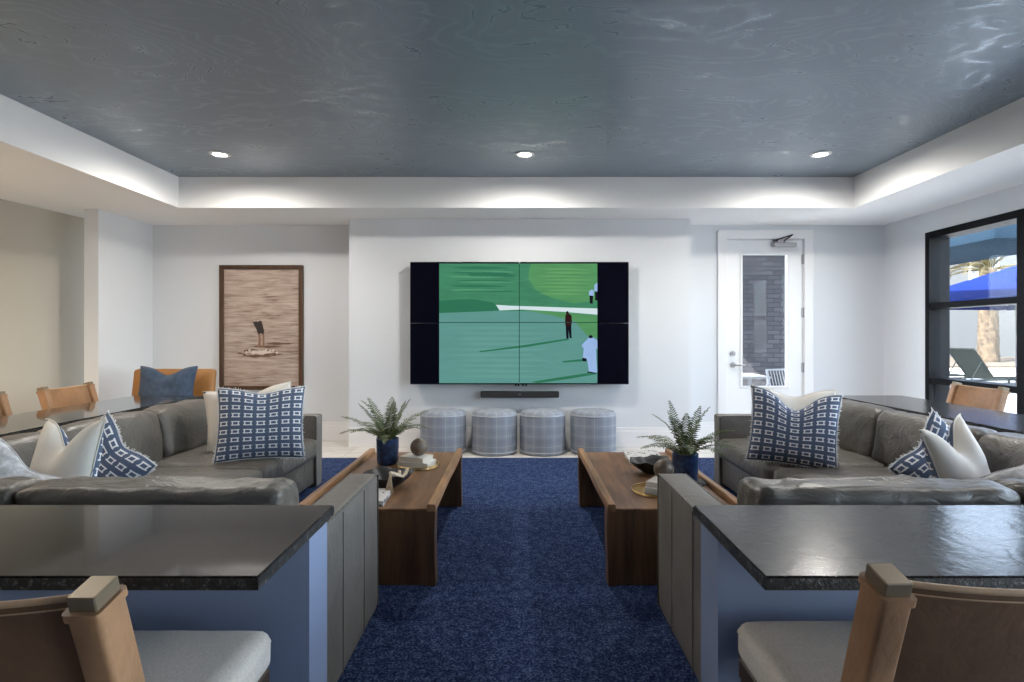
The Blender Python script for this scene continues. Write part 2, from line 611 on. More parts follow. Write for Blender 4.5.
# ================================================================ THE SETTING
XL, XR, YB, YP = -4.39, 4.40, 6.73, 6.35
YR = -2.2
ZS, ZC = 2.59, 2.91
XW = -5.07     # far side wall of the alcove

bm = box((XW - 0.3, YR - 0.3, -0.12), (XR + 0.12, YB + 0.3, 0.0))
struct('floor', bm, M['floor'])

# blue area rug set in front of the stools
bm = bm_new()
add_prism(bm, [(-3.6, -1.6), (3.6, -1.6), (3.6, 1.60), (0.57, 1.60), (0.57, 1.77), (2.78, 1.77), (2.78, 5.74),
               (-2.78, 5.74), (-2.78, 1.77), (-0.59, 1.77), (-0.59, 1.60), (-3.6, 1.60)], 0.0, 0.012)
tag(obj('area_rug', bm, M['carpet']), 'large blue speckled loop pile area rug covering the floor', 'rug')

bm = box((-3.72, YR, ZC), (3.69, 6.0, ZC + 0.1))
struct('ceiling', bm, M['ceiling'])
# dropped soffit that frames the tray
bm = bm_new()
XF0, XF1, YF = -3.52, 3.485, 5.81
add_box(bm, (XW - 0.2, YF, ZS), (XR + 0.2, YB + 0.2, ZC + 0.12))
add_box(bm, (XW - 0.2, YR, ZS), (XF0, YF, ZC + 0.12))
add_box(bm, (XF1, YR, ZS), (XR + 0.2, YF, ZC + 0.12))
add_box(bm, (XF0, YR - 0.1, ZS), (XF1, YR + 0.6, ZC + 0.12))
struct('ceiling_soffit', bm, M['soffit'])
struct('roof_slab', box((XW - 0.4, YR - 0.4, ZC + 0.125), (XR + 0.45, YB + 0.3, ZC + 0.25)), M['soffit'])

# back wall with the doorway cut out
DX0, DX1, DZ = 2.50, 3.44, 2.43
bm = bm_new()
add_box(bm, (XL - 0.15, YB, 0), (DX0, YB + 0.16, ZS + 0.3))
add_box(bm, (DX1, YB, 0), (XR + 0.2, YB + 0.16, ZS + 0.3))
add_box(bm, (DX0, YB, DZ), (DX1, YB + 0.16, ZS + 0.3))
struct('wall_back', bm, M['wall'])
struct('wall_projecting', box((-1.916, YP, 0), (1.95, YB, ZS + 0.1)), M['wall'])
# short return wall at the left with the alcove beyond
struct('wall_return_left', box((XL - 0.15, 5.86, 0), (XL, YB, ZS + 0.1)), M['wall'])
bm = bm_new()
add_prism(bm, [(-5.30, YR), (-5.07, 5.0), (-4.84, YB + 0.16), (-5.5, YB + 0.16), (-5.5, YR)], 0, ZS + 0.1)
struct('wall_left', bm, M['beige'])
struct('wall_rear', box((XW - 0.3, YR - 0.16, 0), (XR + 0.2, YR, ZS + 0.3)), M['wall'])
# right wall around the glazed run
WY0, WY1, WZ = -2.15, 6.04, 2.37
bm = bm_new()
add_box(bm, (XR, WY1, 0), (XR + 0.2, YB + 0.16, ZS + 0.3))
add_box(bm, (XR, YR, 0), (XR + 0.2, WY0, ZS + 0.3))
add_box(bm, (XR, WY0, WZ), (XR + 0.2, WY1, ZS + 0.3))
struct('wall_right', bm, M['wall'])

# baseboards with a small top bead
def baseboard(name, p0, p1, n):
    p0, p1, n = Vector(p0), Vector(p1), Vector(n)
    bm = bm_new()
    for d, z0, z1 in ((0.020, 0, 0.185), (0.014, 0.185, 0.225)):
        a = p0.copy(); b = p1 + n * d
        add_box(bm, (a.x, a.y, z0), (b.x, b.y, z1), 0.003, 1)
    struct(name, bm, M['trim'])
baseboard('baseboard_back', (XL, YB, 0), (-1.916, YB, 0), (0, -1, 0))
baseboard('baseboard_projecting', (-1.916, YP, 0), (1.95, YP, 0), (0, -1, 0))
baseboard('baseboard_door', (1.95, YB, 0), (2.395, YB, 0), (0, -1, 0))
baseboard('baseboard_right', (3.545, YB, 0), (XR, YB, 0), (0, -1, 0))

# door casing (trim) and door
bm = bm_new()
add_box(bm, (2.395, YB - 0.02, 0), (DX0 + 0.005, YB + 0.0, DZ + 0.10), 0.004, 1)
add_box(bm, (DX1 - 0.005, YB - 0.02, 0), (3.545, YB + 0.0, DZ + 0.10), 0.004, 1)
add_box(bm, (DX0, YB - 0.02, DZ - 0.005), (DX1, YB + 0.0, DZ + 0.10), 0.004, 1)
add_box(bm, (DX0 - 0.005, YB, 0), (DX0 + 0.012, YB + 0.12, DZ), 0)
add_box(bm, (DX1 - 0.012, YB, 0), (DX1 + 0.005, YB + 0.12, DZ), 0)
add_box(bm, (DX0, YB, DZ - 0.012), (DX1, YB + 0.12, DZ + 0.005), 0)
struct('trim_1', bm, M['trim'])

bm = bm_new()
dy0, dy1 = YB + 0.012, YB + 0.056
gx0, gx1, gz0, gz1 = 2.70, 3.235, 0.655, 2.235
add_box(bm, (DX0 + 0.014, dy0, 0.01), (gx0, dy1, DZ - 0.015))
add_box(bm, (gx1, dy0, 0.01), (DX1 - 0.014, dy1, DZ - 0.015))
add_box(bm, (gx0, dy0, gz1), (gx1, dy1, DZ - 0.015))
add_box(bm, (gx0, dy0, 0.01), (gx1, dy1, gz0))
door = struct('door_1', bm, M['door'])
bm = bm_new()
w = 0.028
for s in ((gx0 - w, gz0 - w, gx1 + w, gz0), (gx0 - w, gz1, gx1 + w, gz1 + w), (gx0 - w, gz0, gx0, gz1), (gx1, gz0, gx1 + w, gz1)):
    add_box(bm, (s[0], dy0 - 0.012, s[1]), (s[2], dy0 + 0.002, s[3]), 0.004, 1)
obj('glazing_bead', bm, M['trim'], door)
obj('glass_pane', box((gx0, dy0 + 0.018, gz0), (gx1, dy0 + 0.026, gz1)), M['glass'], door)
bm = bm_new()
hx, hz = 2.585, 0.91
add_cyl(bm, (hx, dy0, hz), (hx, dy0 - 0.014, hz), 0.033)
add_tube(bm, [(hx, dy0 - 0.01, hz), (hx, dy0 - 0.05, hz), (hx + 0.02, dy0 - 0.058, hz), (hx + 0.13, dy0 - 0.055, hz)], [0.011, 0.011, 0.011, 0.008])
obj('lever_handle', bm, M['steel'], door, True)
bm = bm_new()
add_cyl(bm, (hx, dy0, 1.045), (hx, dy0 - 0.012, 1.045), 0.031)
add_cyl(bm, (hx, dy0 - 0.012, 1.045), (hx, dy0 - 0.02, 1.045), 0.02)
add_box(bm, (hx - 0.004, dy0 - 0.034, 1.030), (hx + 0.004, dy0 - 0.018, 1.060), 0.002, 1)
obj('deadbolt', bm, M['steel'], door, True)
for z in (2.18, 1.54, 0.88):
    bm = bm_new()
    add_cyl(bm, (DX1 - 0.008, dy0 - 0.016, z - 0.06), (DX1 - 0.008, dy0 - 0.016, z + 0.06), 0.010, seg=12)
    add_box(bm, (DX1 - 0.03, dy0 - 0.012, z - 0.055), (DX1 + 0.012, dy0 - 0.004, z + 0.055))
    obj('hinge', bm, M['steel'], door, True)
bm = bm_new()
add_box(bm, (3.06, dy0 - 0.06, 2.325), (3.335, dy0, 2.375), 0.006, 1)
add_cyl(bm, (3.055, dy0 - 0.03, 2.35), (3.04, dy0 - 0.03, 2.35), 0.022, seg=14)
obj('closer_body', bm, M['steel'], door, True)
bm = bm_new()
add_tube(bm, [(3.19, dy0 - 0.03, 2.375), (3.19, dy0 - 0.03, 2.40), (3.245, dy0 - 0.13, 2.455), (3.07, dy0 - 0.03, 2.402)], 0.009, 8)
add_box(bm, (3.05, dy0 - 0.05, 2.388), (3.11, YB - 0.018, 2.412), 0.003, 1)
obj('closer_arm', bm, M['dark_steel'], door, True)

# storefront glazing in the right wall, one window per bay
MY = [6.04 - 1.17 * k for k in range(8)]
for k in range(7):
    y1, y0 = MY[k], MY[k + 1]
    bm = bm_new()
    fx0, fx1 = XR - 0.01, XR + 0.21
    add_box(bm, (fx0, y1 - 0.06, 0), (fx1, y1, WZ))
    add_box(bm, (fx0, y0, 0), (fx1, y0 + 0.06, WZ))
    add_box(bm, (fx0, y0 + 0.06, WZ - 0.07), (fx1, y1 - 0.06, WZ))
    add_box(bm, (fx0, y0 + 0.06, 0), (fx1, y1 - 0.06, 0.07))
    for z in (0.785, 1.58):
        add_box(bm, (fx0 + 0.004, y0 + 0.06, z - 0.03), (fx1 - 0.004, y1 - 0.06, z + 0.03))
    wdw = struct('window_%d' % (k + 1), bm, M['black_frame'])
    for z0, z1 in ((0.07, 0.755), (0.815, 1.55), (1.61, WZ - 0.07)):
        obj('glass_pane', box((XR + 0.045, y0 + 0.06, z0), (XR + 0.055, y1 - 0.06, z1)), M['glass'], wdw)

# low walls behind both sofas
def half_wall(name, s, xe):
    bm = bm_new()
    pts = [(xe, 1.76), (xe, 1.61), (2.93, 1.61), (2.93, 4.90), (2.79, 4.90), (2.79, 1.76)]
    add_prism(bm, [(s * x, y) for x, y in pts], 0.0, 0.6995)
    struct(name, bm, M['half_wall'])
half_wall('wall_half_left', -1, 0.60)
half_wall('wall_half_right', 1, 0.575)

# ================================================================ recessed lights
light_group = 'recessed ceiling downlights'
lid = {(-2.70, 5.07): 'recessed downlight in the ceiling above the framed picture, at left',
       (0.06, 5.07): 'recessed downlight in the ceiling straight above the video wall',
       (2.74, 5.07): 'recessed downlight in the ceiling above the glazed door, at right'}
def downlight(x, y, label, power=DOWNLIGHT_POWER):
    t = empty('ceiling_downlight', label, 'ceiling light', (x, y, ZC), 0, light_group)
    bm = bm_new()
    add_lathe(bm, [(0.058, -0.001), (0.090, -0.001), (0.092, -0.006), (0.066, -0.012), (0.058, -0.006)], 32, cap=False)
    obj('trim_ring', bm, M['trim'], t, True)
    bm = bm_new()
    add_lathe(bm, [(0.0005, -0.004), (0.060, -0.004)], 32, cap=False)
    obj('lens', bm, M['lamp_glow'], t)
    ld = bpy.data.lights.new('downlight_lamp', 'SPOT')
    ld.energy = power
    ld.color = (1.0, 0.95, 0.88)
    ld.spot_size = R(178)
    ld.spot_blend = 0.75
    ld.shadow_soft_size = 0.06
    lo = bpy.data.objects.new('downlight_lamp', ld)
    scene.collection.objects.link(lo)
    lo.parent = t
    lo.location = (0, 0, -0.02)
for y in DOWNLIGHT_ROWS:
    for x in DOWNLIGHT_COLS:
        downlight(x, y, lid[(x, y)])
for x, lab in ((-2.70, 'unseen fill downlight added directly over the seats of the left sofa'),
               (2.74, 'unseen fill downlight added directly over the seats of the right sofa')):
    downlight(x, 2.45, lab, DOWNLIGHT_POWER * 0.5)  # weaker lamps out of view, added to brighten the sofas and pillows
# warm lamp in the alcove ceiling
ld = bpy.data.lights.new('alcove_lamp', 'SPOT')
ld.energy = 110; ld.color = (1.0, 0.80, 0.58); ld.spot_size = R(150); ld.spot_blend = 0.9; ld.shadow_soft_size = 0.06
lo = bpy.data.objects.new('alcove_lamp', ld); scene.collection.objects.link(lo); lo.location = (-4.75, 3.4, ZS - 0.02)

# ================================================================ VIDEO WALL
tv = empty('video_wall', 'wide four panel video wall showing a golf green', 'television', (0.016, 6.21, 1.402))
TW, TH = 2.43, 1.362
for ix in (0, 1):
    for iz in (0, 1):
        x0 = -TW / 2 + ix * TW / 2; z0 = -TH / 2 + iz * TH / 2
        bm = bm_new()
        add_box(bm, (x0 + 0.002, 0.0, z0 + 0.002), (x0 + TW / 2 - 0.002, 0.085, z0 + TH / 2 - 0.002), 0.004, 1)
        obj('display_panel', bm, M['black'], tv)
        bm = box((x0 + 0.006, -0.002, z0 + 0.006), (x0 + TW / 2 - 0.006, 0.002, z0 + TH / 2 - 0.006))
        obj('screen', bm, M['panel_black'], tv)
obj('wall_bracket', box((-0.9, 0.085, -0.45), (0.9, 0.139, 0.45)), M['dark_steel'], tv)
bm = bm_new()
for x in (-0.05, -0.02, 0.03, 0.065):
    add_box(bm, (x, 0.005, -TH / 2 - 0.018), (x + 0.02, 0.03, -TH / 2 + 0.003))
obj('sensor', bm, M['black'], tv)

# the picture on the screen: flat emissive areas (a real screen is flat)
def screen_mat(name, c, var=0.12, s=0.41, sc=(1.6, 1, 9)):
    g = G(name)
    n = g.noise(g.coord(scale=sc), 2.0, 3, 0.6, 0.5)
    e = g.n('ShaderNodeEmission')
    g.put(e.inputs[0], g.mix(n, tuple(x * (1 - var) for x in c), tuple(x * (1 + var) for x in c)))
    e.inputs[1].default_value = s
    g.t.links.new(e.outputs[0], g.out.inputs[0])
    return g.m
SM = [screen_mat('picture_green', srgb(66, 130, 98), 0.30), screen_mat('picture_fairway', srgb(84, 144, 94), 0.22),
      screen_mat('picture_sand', srgb(206, 222, 226), 0.05), screen_mat('picture_shade', srgb(48, 112, 84), 0.05),
      screen_mat('picture_lawn', srgb(92, 145, 138), 0.10), screen_mat('picture_dark', srgb(48, 26, 26), 0.2),
      screen_mat('picture_cloth', srgb(150, 178, 222), 0.15, sc=(14, 1, 8)), screen_mat('picture_trouser', srgb(22, 22, 32), 0.2),
      screen_mat('picture_skin', srgb(120, 84, 70), 0.1), screen_mat('picture_line', srgb(34, 66, 56), 0.05),
      screen_mat('picture_green_light', srgb(84, 148, 112), 0.1), screen_mat('picture_fairway_light', srgb(100, 158, 100), 0.1),
      screen_mat('picture_lawn_light', srgb(98, 151, 143), 0.06)]
def sp(px, py):     # crop pixel of the shot (zoomed frame) to panel metres
    return ((px - 510) / 4.263 / 90.2, (310 - py) / 4.263 / 90.2)
pic = bm_new()
def area(pts, mi, layer, smooth_n=0):
    P = [sp(*p) for p in pts]
    if smooth_n:
        Q = []
        n = len(P)
        for i in range(n):
            p0, p1, p2, p3 = (Vector(P[(i + k) % n]) for k in (-1, 0, 1, 2))
            for k in range(smooth_n):
                t = k / smooth_n
                Q.append(0.5 * ((2 * p1) + (-p0 + p2) * t + (2 * p0 - 5 * p1 + 4 * p2 - p3) * t * t + (-p0 + 3 * p1 - 3 * p2 + p3) * t ** 3))
        P = [(q.x, q.y) for q in Q]
    y = -0.0030 - layer * 0.0004
    vs = [pic.verts.new((x, y, z)) for x, z in P]
    f = pic.faces.new(vs)
    f.material_index = mi
X0, X1, Y0, Y1 = 168, 842, 56, 566
area([(X0, Y0), (X1, Y0), (X1, Y1), (X0, Y1)], 0, 0)
area([(X0, 268), (420, 258), (X1, 262), (X1, Y1), (X0, Y1)], 4, 1)
area([(560, Y0), (X1, Y0), (X1, 215), (740, 226), (640, 200), (575, 165), (548, 120), (552, 80)], 1, 1)
area([(X0, 215), (300, 205), (395, 222), (420, 240), (425, 256), (300, 262), (X0, 266)], 3, 2)
area([(300, 100), (400, 92), (495, 108), (400, 114), (310, 112)], 3, 2, 4)
area([(X0, 190), (360, 186), (505, 205), (620, 225), (420, 228), (380, 210), (X0, 208)], 0, 2)
area([(410, 232), (470, 236), (600, 240), (X1, 248), (X1, 274), (700, 262), (520, 252), (425, 256)], 2, 3)
area([(520, 254), (700, 264), (X1, 276), (X1, 340), (770, 310), (640, 275)], 1, 3)
area([(750, 308), (X1, 312), (X1, 372), (800, 365)], 1, 3)
area([(335, 430), (520, 405), (712, 376), (725, 381), (540, 412), (345, 434)], 3, 4)
area([(690, 472), (790, 462), (795, 472), (700, 478)], 3, 4)
area([(560, 560), (700, 538), (820, 520), (835, 528), (720, 548), (590, 566)], 3, 4)
for k in range(9):
    yy = 74 + k * 13 + 5 * math.sin(k * 2.1)
    xx = 225 + 25 * math.sin(k * 1.7)
    area([(xx, yy), (xx + 120, yy - 5), (xx + 250, yy + 1), (xx + 130, yy + 5)], 10 if k % 2 else 3, 2, 3)
for k in range(8):
    yy = 80 + k * 15
    xx = 640 + 22 * math.sin(k * 2.3)
    area([(xx - 40, yy), (xx + 60, yy - 4), (xx + 170, yy + 2), (xx + 60, yy + 4)], 11, 2, 3)
for k in range(10):
    yy = 330 + k * 23
    xx = 205 + 60 * abs(math.sin(k * 1.9))
    area([(xx, yy), (xx + 170, yy - 6), (xx + 380, yy + 1), (xx + 170, yy + 7)], 12, 2, 3)
# golfer in dark red
area([(706, 275), (712, 270), (722, 270), (732, 278), (734, 305), (730, 322), (706, 322), (704, 300)], 5, 5)
area([(708, 262), (714, 258), (720, 263), (719, 272), (710, 272)], 5, 6)
area([(707, 318), (731, 318), (732, 368), (735, 374), (724, 374), (719, 340), (720, 376), (710, 377), (708, 350)], 7, 5)
# caddie in white overall
area([(800, 378), (806, 372), (824, 372), (842, 384), (842, 422), (836, 415), (838, 470), (842, 518), (832, 524), (820, 518), (806, 516), (798, 460), (790, 462), (780, 456), (784, 420), (774, 404)], 6, 5)
area([(805, 366), (812, 360), (821, 364), (822, 374), (806, 374)], 7, 6)
area([(778, 458), (794, 460), (796, 474), (778, 472)], 7, 6)
area([(798, 516), (815, 518), (840, 522), (838, 526), (800, 521)], 7, 6)
# two distant figures
area([(806, 176), (818, 166), (828, 172), (826, 194), (806, 192)], 6, 5)
area([(808, 192), (824, 194), (822, 228), (810, 226)], 7, 5)
area([(830, 146), (842, 138), (842, 176), (828, 172)], 6, 5)
area([(832, 176), (842, 176), (842, 214), (832, 212)], 7, 5)
# mullion lines between the four panels
area([(X0, 306), (X1, 306), (X1, 309), (X0, 309)], 9, 7)
area([(508, Y0), (511, Y0), (511, Y1), (508, Y1)], 9, 7)
obj('screen_picture', pic, SM, tv)

# soundbar on the wall under it
sb = empty('soundbar', 'slim black soundbar on the wall below the video wall', 'soundbar', (0.02, 6.34, 0.605))
bm = bm_new(); add_box(bm, (-0.44, -0.085, -0.036), (0.44, -0.02, 0.036), 0.012, 3); obj('body', bm, M['black'], sb, True)
obj('speaker_grille', box((-0.425, -0.088, -0.028), (0.425, -0.083, 0.028), 0.001, 1), plain('grille_cloth', (0.02, 0.02, 0.022), 0.9, bump=0.8, bscale=400), sb)
obj('indicator', box((-0.012, -0.0905, -0.004), (0.012, -0.087, 0.004)), M['steel'], sb)
obj('bracket', box((-0.3, -0.02, -0.02), (0.3, 0.009, 0.02)), M['dark_steel'], sb)

# ================================================================ FRAMED PRINT
art = empty('framed_print', 'tall dark framed sepia print of a diver\'s fins above rippled water', 'picture', (-3.07, 6.728, 1.36))
AW, AH = 0.995, 1.49
bm = bm_new()
fw = 0.046
for s in ((-AW / 2, -AH / 2, AW / 2, -AH / 2 + fw), (-AW / 2, AH / 2 - fw, AW / 2, AH / 2), (-AW / 2, -AH / 2 + fw, -AW / 2 + fw, AH / 2 - fw), (AW / 2 - fw, -AH / 2 + fw, AW / 2, AH / 2 - fw)):
    add_box(bm, (s[0], -0.05, s[1]), (s[2], 0, s[3]), 0.004, 1)
obj('frame', bm, M['frame_wood'], art)
def mat_water():
    g = G('sepia_water_print')
    v = g.coord(scale=(1, 1, 1))
    a = g.noise(g.coord(scale=(3, 1, 34)), 1.3, 4, 0.62, 0.6)
    b = g.noise(g.coord(scale=(1.0, 1, 9)), 1.2, 3, 0.6)
    f = g.math('ADD', g.math('MULTIPLY', a, 0.65), g.math('MULTIPLY', b, 0.35))
    c = g.ramp(f, [(0.36, srgb(118, 96, 84)), (0.47, srgb(170, 150, 138)), (0.66, srgb(200, 184, 174))])
    x, y, z = g.sep(v)
    top = g.math('MULTIPLY', g.math('GREATER_THAN', z, 0.57), 0.3)
    c = g.mix(top, c, srgb(198, 180, 168))
    return g.pbr(c, 0.35, 0)
pm = [mat_water(), plain('fin_rubber_print', srgb(52, 44, 44), 0.4), plain('leg_print', srgb(138, 104, 82), 0.4),
      plain('splash_print', srgb(214, 200, 190), 0.4, var=0.2, scale=60), plain('dark_water_print', srgb(104, 78, 64), 0.4, var=0.2, scale=40)]
bm = bm_new()
add_box(bm, (-AW / 2 + fw - 0.004, -0.022, -AH / 2 + fw - 0.004), (AW / 2 - fw + 0.004, -0.004, AH / 2 - fw + 0.004))
def ap(px, py):   # zoomed crop pixel to metres on the print
    return ((px - 279) / 4.55 / 83.2, (353 - py) / 4.55 / 83.2)
def apoly(pts, mi, layer):
    vs = [bm.verts.new((ap(*p)[0], -0.0225 - 0.0004 * layer, ap(*p)[1])) for p in pts]
    bm.faces.new(vs).material_index = mi
for cx, cy, rx, ry, mi, ly in ((262, 470, 84, 17, 4, 1), (268, 469, 74, 12, 0, 2), (275, 466, 52, 8, 3, 3), (262, 482, 60, 5, 4, 3), (300, 440, 70, 4, 4, 1), (360, 426, 62, 5, 4, 1), (330, 474, 46, 4, 4, 3)):
    pts = [(cx + rx * (1 + 0.16 * math.sin(7 * a + cx)) * math.cos(a), cy + ry * (1 + 0.25 * math.sin(5 * a + cy)) * math.sin(a)) for a in [2 * PI * i / 48 for i in range(48)]]
    apoly(pts, mi, ly)
for cx in (240, 258, 270, 284, 300, 318, 332, 225, 348, 210):
    pts = [(cx + 5 * (1 + 0.4 * math.sin(3 * a + cx)) * math.cos(a), 463 + 7 * math.sin(cx) + 6 * (1 + 0.3 * math.sin(4 * a)) * math.sin(a)) for a in [2 * PI * i / 16 for i in range(16)]]
    apoly(pts, 3, 4)
apoly([(264, 380), (274, 380), (276, 440), (262, 442), (266, 410)], 2, 5)
apoly([(281, 380), (291, 380), (293, 440), (282, 444), (285, 410)], 2, 5)
apoly([(237, 324), (246, 328), (258, 324), (277, 378), (264, 384), (256, 362)], 1, 6)
apoly([(260, 330), (270, 322), (279, 324), (291, 368), (289, 382), (278, 382)], 1, 7)
obj('print', bm, pm, art)

# ================================================================ STOOLS
st_prof = [(0.225, 0.0), (0.238, 0.01), (0.245, 0.03), (0.247, 0.2), (0.246, 0.385), (0.241, 0.424), (0.224, 0.449), (0.18, 0.460), (0.10, 0.467), (0.03, 0.469)]
stool0 = empty('ottoman_stool', 'plaid drum stool first in the row, beside the potted fern', 'stool', (0, 0, 0), 0, 'round plaid stools under the screen')
bm = bm_new()
add_lathe(bm, st_prof, 56, uv=0.75)
obj('upholstery', bm, M['plaid'], stool0, True)
for z, r in ((0.412, 0.2455), (0.035, 0.246)):
    bm = bm_new()
    add_tube(bm, [(r * math.cos(2 * PI * i / 56), r * math.sin(2 * PI * i / 56), z) for i in range(56)], 0.0045, 6, closed=True)
    obj('piping', bm, M['plaid'], stool0, True)
stx = [(-0.810, 'plaid drum stool first in the row, beside the potted fern on the left table'),
       (-0.255, 'plaid drum stool second from the left, under the left end of the soundbar'),
       (0.265, 'plaid drum stool third from the left, under the right end of the soundbar'),
       (0.815, 'plaid drum stool last in the row, behind the corner of the right coffee table')]
for i, (x, lab) in enumerate(stx):
    if i == 0:
        stool0.location = (x, 6.07, 0); stool0['label'] = lab
    else:
        dup(stool0, (x, 6.07, 0), 0.35 * i, lab)

# ================================================================ COUNTERTOPS
def countertop(s, xb, label):
    pts = [(xb, 1.778), (xb - 0.004, 1.250), (3.42, 1.250), (3.42, 5.0), (2.80, 5.0), (2.80, 1.778)]
    bm = bm_new()
    P = [(s * x, y) for x, y in pts]
    fs = add_prism(bm, P, 0.700, 0.731)
    bmesh.ops.recalc_face_normals(bm, faces=bm.faces[:])
    for f in bm.faces:
        f.material_index = 0 if abs(f.normal.z) > 0.9 else 1
    es = [e for e in bm.edges if all(v.co.z > 0.73 for v in e.verts)]
    bmesh.ops.bevel(bm, geom=es, offset=0.004, segments=2, affect='EDGES')
    o = obj('countertop', bm, [M['granite' if s < 0 else 'granite_r'], M['granite_edge']])
    tag(o, label, 'countertop', 'granite countertops on the low walls')
    return o
countertop(-1, 0.584, 'dark granite countertop wrapping behind the left sofa, reaching the tan armchair')
countertop(1, 0.556, 'dark granite countertop wrapping behind the right sofa, beside the tall windows')

# ================================================================ SOFAS
def sofa(s, label):
    t = empty('sectional_sofa', label, 'sofa', (s * 1.7, 3.2, 0.0), 0, 'grey leather sectionals')
    X = lambda x: s * x - s * 1.7
    def B(a, b):
        return (X(a[0]), a[1] - 3.2, a[2]), (X(b[0]), b[1] - 3.2, b[2])
    z0 = 0.016
    # plinth under the seats
    bm = bm_new()
    add_box(bm, *B((1.68, 1.82, 0.05), (2.66, 4.62, 0.265)), 0.01, 2)
    add_box(bm, *B((0.75, 1.84, 0.05), (1.70, 2.56, 0.265)), 0.01, 2)
    obj('base', bm, M['leather'], t, True)
    # arms
    bm = bm_new()
    soft_box(bm, *B((1.655, 4.60, z0), (2.72, 4.73, 0.605)), 0.018, 12, (0.004, 0.004, 0.004), 0.004, 4, 1)
    a1 = obj('armrest', bm, M['leather_arm'], t, True)
    for y in (4.604, 4.726):
        bm = bm_new()
        add_tube(bm, [Vector((X(x), y - 3.2, z)) for x, z in ((1.659, 0.03), (1.659, 0.595), (1.670, 0.601), (2.70, 0.601))], 0.0045, 6)
        obj('piping', bm, M['leather'], a1, True)
    bm = bm_new()
    soft_box(bm, *B((0.647, 1.79, z0), (0.777, 2.60, 0.632)), 0.016, 12, (0.004, 0.003, 0.005), 0.004, 5, 2)
    a2 = obj('armrest', bm, M['leather_arm'], t, True)
    for x in (0.651, 0.773):
        bm = bm_new()
        add_tube(bm, [Vector((X(x), y - 3.2, z)) for y, z in ((1.80, 0.628), (2.585, 0.628), (2.597, 0.618), (2.597, 0.02))], 0.0045, 6)
        obj('piping', bm, M['leather'], a2, True)
    for y in (2.06, 2.34):
        bm = bm_new()
        add_tube(bm, [Vector((X(0.6425), y - 3.2, z)) for z in (0.02, 0.62)], 0.0018, 6)
        obj('panel_seam', bm, M['leather'], a2, True)
    # back frame
    bm = bm_new()
    soft_box(bm, *B((2.64, 1.79, z0), (2.77, 4.73, 0.625)), 0.02, 12, wr=0.003, seed=4)
    obj('back_frame', bm, M['leather_arm'], t, True)
    bm = bm_new()
    soft_box(bm, *B((0.775, 1.79, z0), (2.66, 1.89, 0.625)), 0.02, 12, wr=0.003, seed=5)
    obj('back_frame', bm, M['leather_arm'], t, True)
    # seat cushions
    seats = [((1.625, 3.62), (2.50, 4.595), 6), ((1.625, 2.62), (2.50, 3.61), 7), ((0.785, 1.94), (1.70, 2.62), 8), ((1.70, 1.94), (2.50, 2.62), 9)]
    for (xa, ya), (xb, yb), sd in seats:
        bm = bm_new()
        soft_box(bm, *B((xa, ya, 0.268), (xb, yb, 0.425)), 0.05, 14, (0.006, 0.006, 0.02), 0.012, 5, sd)
        obj('seat_cushion', bm, M['leather'], t, 'all')
    # back cushions of the long run; each leans back a little
    def lean(k, axis, piv):
        def fn(w, n):
            dz = w.z - 0.42
            w = w.copy()
            if axis == 'x':
                w.x += s * dz * k
            else:
                w.y -= dz * k
            return w
        return fn
    longc = [(3.85, 4.59, 10), (3.02, 3.84, 11), (2.15, 3.01, 12)]
    for ya, yb, sd in longc:
        bm = bm_new()
        soft_box(bm, *B((2.40, ya, 0.40), (2.60, yb, 0.750)), 0.055, 16, (0.035, 0.002, 0.012), 0.022, 5.5, sd, lean(0.16, 'x', 0))
        obj('back_cushion', bm, M['leather'], t, 'all')
    nearc = [(0.80, 1.70, 13), (1.71, 2.60, 14)]
    for xa, xb, sd in nearc:
        bm = bm_new()
        soft_box(bm, *B((xa, 1.90, 0.40), (xb, 2.09, 0.752)), 0.032, 22, (-0.004, 0.035, 0.004), 0.022, 8.0, sd, lean(0.10, 'y', 0))
        obj('back_cushion', bm, M['leather'], t, 'all')
    for x, y in ((1.72, 4.66), (2.66, 4.66), (0.71, 2.5), (0.71, 1.86), (2.66, 1.86)):
        obj('foot', box(*B((x - 0.03, y - 0.03, 0.013), (x + 0.03, y + 0.03, 0.055)), 0.004, 1), M['dark_wood'], t)
    return t
sofa(-1, 'grey brown leather corner sofa on the left, below the framed print')
sofa(1, 'grey brown leather corner sofa on the right, in front of the glazed door')

